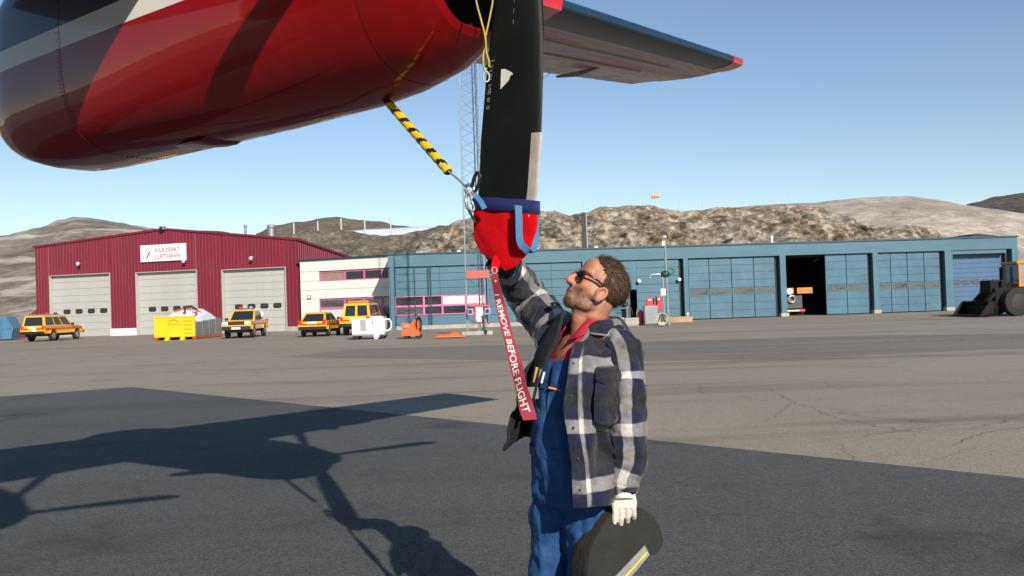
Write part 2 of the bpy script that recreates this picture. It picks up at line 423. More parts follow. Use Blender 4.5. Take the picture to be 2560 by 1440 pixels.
def terrain(name, sky_, Y0, Y1, mat, prof, amp, fs, step=5, rows=46, back=60, xr=None, rough=0.0, seed=0, z0=0.0, facet=0.0, dip=False):
    """heightfield rising from distance Y0 to a crest at Y1 whose line is sky_"""
    lo_, hi_ = xr or (sky_[0][0], sky_[-1][0])
    cols = [lo_ + step*i for i in range(int((hi_-lo_)/step)+1)]
    V = []; nr = 0
    for px in cols:
        py = sinterp(sky_, px); y1 = Y1(px) if callable(Y1) else Y1; y0 = Y0(px) if callable(Y0) else Y0
        top = atY(px, py, y1); kx = top.x/y1
        col = []
        for j in range(rows+1):
            t = j/rows; Y = lerp(y0, y1, t); z = z0+(top.z-z0)*prof(t, px)
            p = Vector((kx*Y, Y, z)); q = p*fs+Vector((seed, 0, 0))
            if dip: q = Vector((q.x*.75+q.z*.55, q.y, q.z*1.5-q.x*.35))
            h = fbm(q, 6)
            if facet:
                d_, _ = noise.voronoi(q*1.7, distance_metric='DISTANCE', exponent=2.5)
                h += facet*(d_[1]-d_[0]-.3) + facet*.5*(noise.voronoi(q*4.3)[0][0]-.4)
            e = min(1, t*6)*amp*(1.0 if t < .8 else lerp(1, .1, (t-.8)/.2))
            p += Vector((0, -h*e, h*e*.25 if t < 1 else h*amp*rough))
            if j == rows: p.z = top.z + fbm(q*3, 4)*amp*rough
            col.append(p)
        for k in range(1, 5):
            Y = y1+back*k/4; col.append(Vector((kx*Y, Y, top.z*(1-.5*k/4)+fbm(Vector((kx*Y, Y, 0))*.1)*1.0-1.5*k)))
        V.append(col); nr = len(col)
    mb = MB(); mb.v = [p for c_ in V for p in c_]
    for i in range(len(V)-1):
        for j in range(nr-1):
            mb.f.append([i*nr+j, (i+1)*nr+j, (i+1)*nr+j+1, i*nr+j+1]); mb.m.append(0); mb.uv.append(None)
    return struct(mk(name, mb, mat, smooth=38 if facet else 60, recalc=False))
tan_stops = [(.30, (.09, .07, .05)), (.37, (.25, .20, .145)), (.44, (.38, .32, .24)), (.49, (.28, .24, .19)), (.54, (.40, .26, .14)), (.58, (.46, .39, .30)), (.64, (.36, .32, .27)), (.72, (.53, .47, .39))]
cut = rock_mat('cut_rock_face', tan_stops, .16, .8, (1, .6, 1.6), .35)
brown = rock_mat('brown_scree', [(.3, (.09, .07, .05)), (.5, (.2, .16, .115)), (.62, (.27, .19, .12)), (.75, (.36, .32, .27))], .3, .5, (1, 1, 1.5), .5)
pale = rock_mat('pale_bare_rock', [(.3, (.30, .255, .21)), (.45, (.45, .385, .32)), (.6, (.55, .48, .40)), (.75, (.66, .61, .55))], .07, 0, (1, 1, 2.6), .5, streak=(.27, .225, .19))
dull = rock_mat('brown_grey_hillside', [(.3, (.12, .10, .08)), (.45, (.23, .19, .155)), (.58, (.31, .26, .21)), (.72, (.48, .43, .37))], .08, 0, (1, 1, 2.5), .6, streak=(.50, .44, .37))
darkh = rock_mat('dark_lichen_rock', [(.3, (.035, .03, .026)), (.5, (.08, .065, .052)), (.7, (.17, .14, .12))], .05, .3, (1, 1, 2), 1.0)
snow = pm('old_snow', (.72, .74, .78), .7, var=.1, vs=.3)
sm = lambda t: t*t*(3-2*t)
# cut rock behind the blue hangar
terrain('rock_cliff', [(1040, 610), (1090, 582), (1150, 553), (1180, 548), (1250, 545), (1340, 532), (1385, 530), (1425, 541), (1470, 532), (1520, 518), (1600, 517), (1655, 523), (1700, 533), (1745, 527),
        (1800, 525), (1860, 521), (1960, 516), (2040, 520), (2110, 540), (2150, 560), (2210, 572), (2270, 566), (2330, 572), (2370, 600)], 76, 90, cut,
        lambda t, px: min(1, .05+1.02*t**.75), 1.15, .36, step=3, rows=70, facet=1.0, rough=.05, back=14, dip=True)
# brown scree slope behind the white annexe
terrain('scree_slope', [(560, 612), (640, 600), (700, 590), (790, 577), (860, 574), (950, 590), (1000, 586), (1060, 573), (1110, 563), (1180, 550), (1210, 549)], 84, 98, brown,
        lambda t, px: min(1, .05+.95*t**.8), 1.1, .3, step=5, rows=34, facet=.7, rough=.15, seed=9, back=30)
terrain('snow_bank', [(760, 600), (800, 579), (870, 576), (930, 573), (1060, 566), (1120, 572), (1160, 590)], 135, 160, snow, lambda t, px: .6+.4*t, .4, .1, step=10, rows=12, rough=.2, back=20)
terrain('hilltop', [(640, 585), (690, 563), (745, 556), (800, 547), (850, 543), (900, 549), (955, 553), (990, 562), (1060, 568), (1120, 575), (1160, 590)], 170, 215, brown,
        lambda t, px: .5+.5*t, 2.2, .06, step=8, rows=26, facet=.5, rough=.15, seed=4, back=60)
# pale whale-back on the right, dark hill beyond it
terrain('rock_dome', [(1700, 540), (1800, 527), (1900, 517), (1960, 514), (2030, 513), (2100, 507), (2150, 502), (2210, 500), (2280, 499), (2340, 504), (2420, 516), (2480, 524), (2560, 536), (2700, 560), (2800, 590)],
        lambda px: 98, 150, pale, lambda t, px: .04+.96*math.sin(t*math.pi/2)**.9, 1.1, .05, step=6, rows=44, rough=.12, seed=3)
terrain('dark_hill', [(2300, 540), (2400, 516), (2440, 503), (2500, 489), (2560, 481), (2640, 474), (2750, 480)], 230, 290, darkh, lambda t, px: .3+.7*t, 3.5, .05, step=7, rows=28, facet=.4, rough=.12, seed=14)
g = MB()
def drape(name, pts, Y, wpx):
    mb = MB(); vs = []
    for (px, py) in pts:
        vs += [atY(px, py-wpx, Y), atY(px, py+wpx, Y-3)]
    mb.add(vs, [(2*i, 2*i+1, 2*i+3, 2*i+2) for i in range(len(pts)-1)]); return mb
# hillside on the left
terrain('hillside', [(-120, 640), (-40, 606), (0, 597), (60, 588), (100, 577), (150, 557), (180, 549), (215, 549), (250, 553), (300, 562), (345, 573), (420, 592), (520, 620), (600, 660)],
        lambda px: 86, 150, dull, lambda t, px: .03+.97*math.sin(t*math.pi/2)**1.0, 2.0, .06, step=6, rows=60, rough=.1, seed=21, facet=.25)
terrain('distant_hill', [(200, 575), (270, 558), (330, 562), (400, 571), (470, 577), (540, 577), (600, 585), (660, 590), (700, 600)], 260, 330, darkh, lambda t, px: .4+.6*t, 2.5, .04, step=8, rows=20, rough=.12, seed=31)

# ================================================================== FACADES
class Fac:
    """a vertical facade plane: local x along the wall, local y into the building, z up"""
    def __init__(s, pxl, Yl, pxr, Yr):
        a = atY(pxl, 800, Yl); b = atY(pxr, 800, Yr); a.z = b.z = 0
        s.a = a; s.d = (b-a).normalized(); s.n = Vector((s.d.y, -s.d.x, 0)); s.rot = math.atan2(s.d.y, s.d.x); s.W = (b-a).length
    def uz(s, px, py, dep=0.0):
        d = ray(px, py); o = s.a - s.n*dep
        t = (o-EYE).dot(s.n)/d.dot(s.n); p = EYE+d*t
        return (p-s.a).dot(s.d), p.z
    def rect(s, x0, y0, x1, y1, dep=0.0):
        xm, ym = (x0+x1)/2, (y0+y1)/2
        return s.uz(x0, ym, dep)[0], s.uz(x1, ym, dep)[0], s.uz(xm, y1, dep)[1], s.uz(xm, y0, dep)[1]
def rrect(u0, u1, z0, z1, r, n=4):
    P = []
    for (cx, cz, a0) in ((u1-r, z1-r, 0), (u0+r, z1-r, 90), (u0+r, z0+r, 180), (u1-r, z0+r, 270)):
        for k in range(n+1):
            a = R(a0+90*k/n); P.append((cx+r*math.cos(a), cz+r*math.sin(a)))
    return P
xz = lambda a, b, d: (a, d, b)
def corr(mb, u0, u1, zlo, zhi, y=0.0, per=.30, dep=.045):
    """trapezoid sheet cladding"""
    pts = []; u = u0; k = 0
    prof = [(0, 0), (.38, 0), (.5, -1), (.88, -1)]
    while u < u1-1e-6:
        for (f, h) in prof:
            uu = u+f*per
            if uu < u1: pts.append((uu, y+h*dep))
        u += per
    pts.append((u1, y+(-dep if False else 0)))
    vs = []
    for (uu, yy) in pts:
        vs += [(uu, yy, zlo(uu) if callable(zlo) else zlo), (uu, yy, zhi(uu) if callable(zhi) else zhi)]
    mb.add(vs, [(2*i, 2*i+2, 2*i+3, 2*i+1) for i in range(len(pts)-1)])

# ---------------------------------------------------- maroon fire station
F = Fac(92, 78, 748, 70.5)
B = thing('fire_station', 'maroon ribbed metal station with low gable and three grey garage doors', 'building', F.a, F.rot)
zl = F.uz(92, 619)[1]; up_, zp = F.uz(412, 575); zr = F.uz(748, 600)[1]; Wd = F.W; DEEP = 16; ZRR = 4.6
top = lambda u: zl+(zp-zl)*u/up_ if u < up_ else zp+(zr-zp)*(u-up_)/(Wd-up_)
doors = [F.rect(127, 687, 276, 838), F.rect(343, 679, 493, 835), F.rect(558, 672, 715, 829)]
doors = [(a, b, 0.0, d) for a, b, c, d in doors]
g = MB(); e = [0]
u = 0
for (a, b, _, zt) in doors:
    corr(g, u, a-.06, .35, top); corr(g, a-.06, b+.06, zt+.05, top); u = b+.06
corr(g, u, Wd, .35, top)
mk('front_wall', g, M['red_clad'], B)
g = MB(); corr(g, 0, DEEP, 0.0, lambda u: zr+(ZRR-zr)*u/DEEP, 0)
g.v = [Vector((Wd-p.y, p.x+.001, p.z)) for p in g.v]; mk('side_wall', g, M['red_clad'], B)
g = MB(); corr(g, 0, DEEP, 0.0, zl, 0); g.v = [Vector((p.y, p.x+.001, p.z)) for p in g.v]; mk('side_wall', g, M['red_clad'], B)
g = MB(); g.add([(0, DEEP, 0), (Wd, DEEP, 0), (Wd, DEEP, ZRR), (up_, DEEP, zp), (0, DEEP, zl)], [(0, 1, 2, 3, 4)]); mk('rear_wall', g, M['red_clad'], B)
g = MB(); th = .16
for (ua, za, ub, zb, zb2) in ((-.15, top(0)-.02, up_, zp, zp), (up_, zp, Wd+.15, top(Wd)-.02, ZRR)):
    g.add([(ua, -.12, za), (ub, -.12, zb), (ub, -.12, zb+th), (ua, -.12, za+th), (ua, DEEP, za), (ub, DEEP, zb2), (ub, DEEP, zb2+th), (ua, DEEP, za+th)],
          [(0, 1, 2, 3), (4, 7, 6, 5), (3, 2, 6), (3, 6, 7), (0, 4, 5), (0, 5, 1), (0, 3, 7, 4), (1, 5, 6, 2)])
mk('roof', g, M['maroon'], B)
u = 0
for (a, b, _, zt) in doors + [(Wd, Wd, 0, 0)]:
    g = MB(); g.box(u, a-.06, -.07, .12, 0, .347); u = b+.06; mk('plinth', g, M['concrete'], B)
a1 = doors[0][1]+.08; a2 = doors[1][0]-.08
g = MB(); g.box(a1, a2, -.16, -.072, 0, .56); mk('concrete_kickboard', g, M['white'], B)
for di, (a, b, _, zt) in enumerate(doors):
    D = MB(); D.box(a-.06, a, -.07, .3, 0, zt); D.box(b, b+.06, -.07, .3, 0, zt); D.box(a-.06, b+.06, -.07, .3, zt, zt+.05); D.box(a, b, .36, .4, 0, zt)
    dr = mk('garage_door', D, M['door_grey'], B)
    n_ = 9; h = zt/n_; pmesh = None
    for k in range(n_):
        if pmesh is None:
            P = MB(); P.bbox(a+.01, b-.01, .26, .32, .006, h-.006, .012); q = mk('door_panel', P, M['door_grey'], dr); pmesh = q.data
        else:
            q = mk('door_panel', None, None, dr, mesh=pmesh); q.location.z = k*h
    zc = 3.5*h+.1; ww = (b-a)
    for k in range(4):
        uc = a+ww*(.235+.205*k) if di == 0 else a+ww*(.22+.205*k)
        G = MB(); G.prism(rrect(uc-.34, uc+.34, zc-.19, zc+.19, .14), xz, .236, .262, 0)
        G.prism(rrect(uc-.28, uc+.28, zc-.14, zc+.14, .1), xz, .23, .2355, 1)
        mk('door_window', G, [M['black'], M['glass']], dr)
# sign with the airport's name and a feather mark
u0, u1, z0, z1 = F.rect(355, 611, 467, 653)
sg = thing('wall_sign', 'white airport name board with red letters high on the maroon gable', 'sign', F.a+F.d*((u0+u1)/2)+F.n*.12+Vector((0, 0, z0)), F.rot)
hw = (u1-u0)/2; hh = z1-z0
G = MB(); G.bbox(-hw, hw, -.08, .1, 0, hh, .02); mk('board', G, M['white'], sg)
tx = pm('sign_red_print', (.5, .02, .05), .5, var=.02); lw = hw*2*.56
G = text_mb('ILULISSAT', .44, lambda x, y, w_: (-hw+hw*2*.33+x*lw/w_, -.084, hh*.56+y)); mk('lettering', G, tx, sg)
G = text_mb('LUFTHAVN', .44, lambda x, y, w_: (-hw+hw*2*.33+x*lw/w_, -.084, hh*.17+y)); mk('lettering', G, tx, sg)
G = MB(); G.prism([(-.02, 0), (.1, .12), (.42, .62), (.36, .66), (.12, .34), (0, .12)], lambda a, b, d: (-hw+.55+a, d, hh*.14+b), -.088, -.083); mk('feather_mark', G, M['black'], sg)
G = MB(); G.prism([(0, 0), (.12, -.25), (.2, 0), (.14, .3)], lambda a, b, d: (-hw+.62+a, d, hh*.66+b), -.088, -.083); mk('pale_mark', G, pm('sign_grey_print', (.55, .56, .55), .5), sg)
# floodlights above the doors
for (px, py, lab) in ((206, 659, 'small white floodlight above the left garage door'), (637, 645, 'small white floodlight above the right garage door'), (469, 652, 'small spotlight at the lower right corner of the name board')):
    u, z = F.uz(px, py); L = thing('floodlight', lab, 'lamp', F.a+F.d*u+F.n*.06+Vector((0, 0, z)), F.rot, 'floodlights on the maroon gable')
    G = MB(); G.cyl((-.0, .0, 0), (.0, -.35, .04), .025, n=6); mk('bracket', G, M['greymetal'], L)
    G = MB(); G.tube([(0, -.3, .06), (.0, -.42, .0), (.0, -.5, -.06)], [.06, .13, .15], 10); mk('lamp_head', G, M['white'], L)
u, z = F.uz(412, 573); L = thing('ridge_camera', 'small grey housing at the peak of the maroon gable', 'camera', F.a+F.d*u+F.n*.3+Vector((0, 0, z)), F.rot)
G = MB(); G.bbox(-.2, .2, -.15, .25, -.06, .2, .05); mk('housing', G, M['greymetal'], L)
G = MB(); G.ell((0, -.18, .04), (.12, .1, .12)); mk('dome', G, M['glass'], L)
def chimney(px, py0, py1, Y, wpx, lab, mat, name='roof_vent', cap=True, cat='vent'):
    b = atY(px, py1, Y); h = atY(px, py0, Y).z-b.z; r = wpx/2*Y/FPX
    t_ = thing(name, lab, cat, b)
    G = MB(); G.cyl((0, 0, -.8), (0, 0, h*.82), r*.8, n=14); mk('flue', G, mat, t_)
    if cap: G = MB(); G.tube([(0, 0, h*.7), (0, 0, h*.78), (0, 0, h*.97), (0, 0, h)], [r, r*1.05, r*1.05, r*.85], 14); mk('cowl', G, mat, t_)
    return t_
chimney(678, 562, 590, 82, 20, 'wide shiny steel flue on the roof of the maroon station', M['steel'])
chimney(614, 562, 585, 84, 8, 'thin grey flue pipe left of the steel flue on the maroon roof', M['greymetal'])
# ---------------------------------------------------- white office block
F2 = Fac(750, 70, 1060, 66.0)
B2 = thing('office_block', 'white panelled office block with pink window frames between station and hangar', 'building', F2.a, F2.rot)
zt = F2.uz(860, 647)[1]; W2 = F2.W
wins = [F2.rect(799, 675, 968, 699), F2.rect(799, 745, 975, 803)]
xs = [F2.uz(x, 700)[0] for x in (750, 797, 862, 925, 970)]; xs[-1] = W2
zs = [0, .45, F2.uz(860, 803)[1], F2.uz(860, 745)[1], F2.uz(860, 722)[1], F2.uz(860, 699)[1], F2.uz(860, 675)[1], zt]
back = MB(); back.box(0, W2, .3, 9, 0, zt-.02); mk('core', back, M['interior'], B2)
for i in range(len(xs)-1):
    for j in range(1, len(zs)-1):
        if i > 0 and (j == 2 or j == 5): continue
        G = MB(); G.bbox(xs[i]+.008, xs[i+1]-.008, .02, .12, zs[j]+.008, zs[j+1]-.008, .01); mk('wall_panel', G, M['white_wall'], B2)
G = MB(); G.box(0, W2, -.02, .2, 0, .44); mk('plinth', G, M['concrete'], B2)
G = MB(); G.box(-.05, W2, -.1, 9.1, zt, zt+.12); mk('roof_edge', G, M['blue_dark'], B2)
def win_band(B_, F_, x0, x1, y0, y1, cuts, rows, dep, paneM, frame=.07, boards=()):
    """pink framed window band cut into lights; cuts and rows in px"""
    u0, u1, z0, z1 = F_.rect(x0, y0, x1, y1)
    U = [u0]+[F_.uz(c, (y0+y1)/2)[0] for c in cuts]+[u1]; Z = [z1]+[F_.uz((x0+x1)/2, r)[1] for r in rows]+[z0]
    for i in range(len(U)-1):
        for j in range(len(Z)-1):
            a, b, c, d = U[i], U[i+1], Z[j+1], Z[j]
            f = frame if (i, j) not in boards else frame
            G = MB(); G.box(a, b, dep-.05, dep+.05, c, c+f); G.box(a, b, dep-.05, dep+.05, d-f, d); G.box(a, a+f, dep-.048, dep+.048, c+f, d-f); G.box(b-f, b, dep-.048, dep+.048, c+f, d-f)
            wdw = mk('window', G, M['pink'], B_)
            G = MB(); G.box(a+f, b-f, dep, dep+.02, c+f, d-f); mk('pane', G, paneM(i, j), wdw)
pv = [M['glass'], M['mirror'], pm('window_blind', (.3, .2, .14), .6), pm('white_blind', (.6, .58, .54), .6)]
win_band(B2, F2, 799, 1000, 675, 699, [862, 910, 955], [], .06, lambda i, j: (pv[2], pv[0], pv[0], pv[0])[i])
win_band(B2, F2, 799, 1000, 745, 803, [862, 910, 955], [768], .06, lambda i, j: pv[1] if j == 0 else (pv[3], pv[0], pv[0], pv[0])[i])
L = thing('wall_lamp', 'small square grey lamp low on the white office wall', 'lamp', F2.a+F2.d*F2.uz(774, 742)[0]+Vector((0, 0, F2.uz(774, 742)[1])), F2.rot)
G = MB(); G.bbox(-.14, .14, -.12, .02, -.14, .14, .03); mk('housing', G, M['greymetal'], L)
G = MB(); G.box(-.09, .09, -.13, -.118, -.09, .09); mk('lens', G, M['skylamp'], L)

# ---------------------------------------------------- blue hangar
F4 = Fac(975, 63, 2545, 66.3)
B4 = thing('blue_hangar', 'long low blue hangar with folding doors, pillars and an open bay', 'building', F4.a, F4.rot)
W4 = F4.W
zt = F4.uz(1750, 615.5)[1]; zb = F4.uz(1750, 645)[1]                 # roof line, underside of the fascia
U = lambda px: F4.uz(px, 720)[0]
Zf = lambda px, py: F4.uz(px, py)[1]
G = MB(); G.box(-.02, W4+.1, -.12, .3, zb, zt); mk('fascia', G, M['blue_wall'], B4)
G = MB(); G.box(-.1, W4+.2, -.2, 16, zt, zt+.1); mk('roof', G, M['blue_dark'], B4)
G = MB(); G.box(0, .3, .02, 15.8, 0, zt-.01); G.box(W4-.3, W4, .31, 15.8, 0, zt-.01); G.box(0, W4, 15.5, 15.8, 0, zt-.01); mk('outer_wall', G, M['blue_wall'], B4)
# plain wall runs made of wide boards
def boards(x0, x1, ztop, zbot, n_, mat, dep=0.05, splits=()):
    xs_ = [U(x0)]+[U(s) for s in splits]+[U(x1)]
    for i in range(len(xs_)-1):
        h = (ztop-zbot)/n_
        for k in range(n_):
            G = MB(); G.bbox(xs_[i]+.004, xs_[i+1]-.004, dep, dep+.08, zbot+k*h+.008, zbot+(k+1)*h-.008, .012)
            mk('siding_board', G, mat, B4)
wz0 = Zf(1100, 812)
boards(988, 1216, zb, Zf(1100, 738), 4, M['blue_wall'], splits=(1100,))
boards(988, 1216, Zf(1100, 786), wz0, 1, M['blue_wall'])
G = MB(); G.box(U(976), U(987), -.1, .2, 0, zb-.002); mk('corner_post', G, M['blue_wall'], B4)
win_band(B4, F4, 988, 1216, 738, 786, [1060, 1106, 1165], [763], .03, lambda i, j: (pv[0], pv[0], pv[3], pv[3])[i] if j == 0 else (pv[1], pv[0], pv[0], pv[0])[i], .06)
boards(1222, 1456, zb, wz0, 7, M['blue_wall'], splits=(1300, 1380))
boards(1466, 1575, zb, wz0, 7, M['blue_wall'], splits=())
boards(1592, 1699, zb, wz0, 7, M['blue_wall'], splits=())
G = MB(); G.box(U(1575), U(1592), .05, .13, Zf(1583, 724), zb); mk('door_head', G, M['blue_wall'], B4)
G = MB(); G.obox(((U(1566)), -.35, Zf(1566, 762)), (.16, .28, 0), (.02, -.01, 0), (0, 0, .95)); mk('open_door_leaf', G, M['greymetal'], B4)
for px in (1010, 1075, 1085):   # drain pipes
    pass
G = MB()
for px in (1037, 1071, 1077): G.cyl((U(px), -.06, wz0), (U(px), -.06, zb), .035 if px != 1037 else .025, n=6)
mk('down_pipe', G, M['blue_dark'], B4)
G = MB(); G.box(0, U(1712), -.06, .045, 0, wz0); mk('concrete_base', G, M['concrete'], B4)
G = MB(); G.box(0, U(1712), .06, .3, 0, wz0+.01)
mk('inner_sill', G, M['interior'], B4)
G = MB(); G.box(.31, U(1574), .31, .4, .02, zb); G.box(U(1593), U(1712), .31, .4, .02, zb); mk('inner_lining', G, M['interior'], B4)
# pillars
for (xa, xb) in ((1217, 1222), (1457, 1465), (1700, 1720), (1941, 1964), (2173, 2194), (2353, 2377), (2521, 2545)):
    wide = xb-xa > 10
    G = MB(); G.box(U(xa)+.24 if wide else U(xa), U(xb), -.2 if wide else -.16, .3, .25, zb-.002)
    mk('pillar', G, M['blue_wall'], B4)
    if wide:
        G = MB(); G.box(U(xa)-.02, U(xa)+.238, .24, .29, .03, zb-.004); mk('shade_slot_board', G, M['interior'], B4)  # made-up dark slot standing in for the shaded left face of the pillar
        G = MB(); G.bbox(U(xa)+.16, U(xb)+.08, -.32, .2, 0, .25, .03); mk('pillar_footing', G, M['concrete'], B4)
def leaf(x0, x1, ztop, n_=8, win=3, wm='mirror', dep=.12):
    u0, u1 = U(x0), U(x1); h = (ztop-.05)/n_
    G = MB(); G.box(u0+.01, u1-.01, dep+.03, dep+.09, .05, ztop)
    lf = mk('door_leaf', G, M['blue_dark'], B4)
    for k in range(n_):
        G = MB()
        if k == win:
            G.box(u0+.02, u1-.02, dep-.02, dep+.03, .05+k*h+.01, .05+k*h+.06); G.box(u0+.02, u1-.02, dep-.02, dep+.03, .05+(k+1)*h-.06, .05+(k+1)*h-.01)
            G.box(u0+.02, u0+.09, dep-.02, dep+.03, .05+k*h+.06, .05+(k+1)*h-.06); G.box(u1-.09, u1-.02, dep-.02, dep+.03, .05+k*h+.06, .05+(k+1)*h-.06)
            mk('window_rail', G, M['blue_door'], lf)
            G = MB(); a_, b_2, c_2, d_2 = u0+.09, u1-.09, .05+k*h+.06, .05+(k+1)*h-.06
            tl = random.uniform(-.02, .02)
            G.add([(a_, dep+.0, c_2), (b_2, dep+tl, c_2), (b_2, dep+tl*.5, d_2), (a_, dep+.005, d_2)], [(0, 1, 2, 3)]); mk('window_pane', G, M[wm], lf)
        else:
            G.bbox(u0+.02, u1-.02, dep-.02, dep+.03, .05+k*h+.006, .05+(k+1)*h-.006, .01); mk('door_board', G, M['blue_door'], lf)
    return lf
zd = zb-.02
for (a, b) in ((1723, 1775), (1775, 1831), (1831, 1887), (1887, 1940), (2066, 2119), (2119, 2173), (2196, 2230), (2230, 2272), (2272, 2314), (2314, 2353)):
    leaf(a, b, zd)
# roller door in the last bay, recessed
u0, u1 = U(2384), U(2519)
zr4 = Zf(2450, 634)
G = MB(); G.box(U(2378), u0, -.02, .3, 0, zb); G.box(u0, u1, -.02, .3, zr4, zb); mk('door_surround', G, M['blue_wall'], B4)
G = MB(); G.box(u0, u1+.3, .62, .66, 0, zb)
rd = mk('roller_door', G, M['blue_roller'], B4)
n_ = 12; h = zr4/n_; mesh_ = None
for k in range(n_):
    if mesh_ is None:
        G = MB(); G.bbox(u0+.02, u1-.02, .55, .6, .005, h-.005, .012); q = mk('door_slat', G, M['blue_roller'], rd); mesh_ = q.data
    else: q = mk('door_slat', None, None, rd, mesh=mesh_); q.location.z = k*h
zc = Zf(2450, 704)
for k in range(5):
    uc = lerp(u0, u1, .14+.18*k); G = MB(); G.prism(rrect(uc-.3, uc+.3, zc-.17, zc+.17, .12), xz, .53, .552, 0); G.prism(rrect(uc-.25, uc+.25, zc-.12, zc+.12, .09), xz, .52, .529, 1)
    mk('door_window', G, [M['blue_dark'], M['mirror']], rd)
# dark hall behind the open bay
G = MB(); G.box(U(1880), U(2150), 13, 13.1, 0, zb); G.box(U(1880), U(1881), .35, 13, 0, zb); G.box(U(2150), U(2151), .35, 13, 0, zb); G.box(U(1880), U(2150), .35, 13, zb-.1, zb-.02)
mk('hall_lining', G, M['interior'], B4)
# white wall lamps
for (px, py, lab) in ((1596, 703, 'round white globe lamp on blue wall nearest the man\'s head'), (1696, 699, 'round white globe lamp on blue wall beside the tall pole')):
    u, z = F4.uz(px, py); L = thing('globe_lamp', lab, 'lamp', F4.a+F4.d*u+F4.n*.02+Vector((0, 0, z)), F4.rot, 'globe lamps on the blue hangar')
    G = MB(); G.cyl((0, .05, 0), (0, -.12, 0), .05, n=8); mk('bracket', G, M['greymetal'], L)
    G = MB(); G.ell((0, -.2, 0), (.13, .13, .13)); mk('globe', G, M['skylamp'], L)
for (px, py, lab) in ((1147, 632, 'small white cowl on the hangar roof left of the mast'), (1341, 624, 'small white cowl on the hangar roof by the blue straps'), (1490, 622, 'small white cowl on the hangar roof just right of the black flue')):
    p = atY(px, py+5, 64.5); L = thing('roof_cowl', lab, 'vent', p, 0, 'white cowls along the hangar roof')
    G = MB(); G.cyl((0, 0, -.2), (0, 0, .1), .06, n=8); mk('pipe', G, M['white'], L)
    G = MB(); G.tube([(0, 0, .06), (0, 0, .12), (0, 0, .28), (0, 0, .33)], [.08, .15, .15, .06], 10); mk('cowl', G, M['white'], L)
b = atY(1463, 625, 70); hz = atY(1460, 532, 70).z-b.z
L = thing('black_flue', 'tall black square flue standing on the hangar roof', 'chimney', b); G = MB(); G.box(-.2, .12, -.15, .15, -.6, hz); mk('flue', G, M['black'], L)
G = MB(); G.box(.122, .2, -.1, .1, -.6, hz-.1); mk('steel_strip', G, M['greymetal'], L)
chimney(1930, 590, 612, 67, 7, 'short white vent pipe on the hangar roof above the open bay', M['white'])
G = MB(); pz = [F4.uz(x, y, 3) for x, y in ((2410, 600), (2440, 584), (2480, 587), (2530, 594), (2535, 600))]
o = thing('roof_upstand', 'low black hump on the right end of the hangar roof', 'roof', F4.a-F4.n*3, F4.rot)
G.prism(pz, lambda a, b, d: (a, d, b), 0, 4); mk('cover', G, M['black'], o)
G = MB(); o = thing('roof_brace', 'slanting blue panel on the hangar roof corner above the white block', 'panel', F4.a, F4.rot)
pz = [F4.uz(x, y, 0) for x, y in ((984, 642), (1014, 628), (1018, 631), (996, 643))]; G.prism(pz, xz, .2, 2.2); mk('panel', G, M['blue_wall'], o)
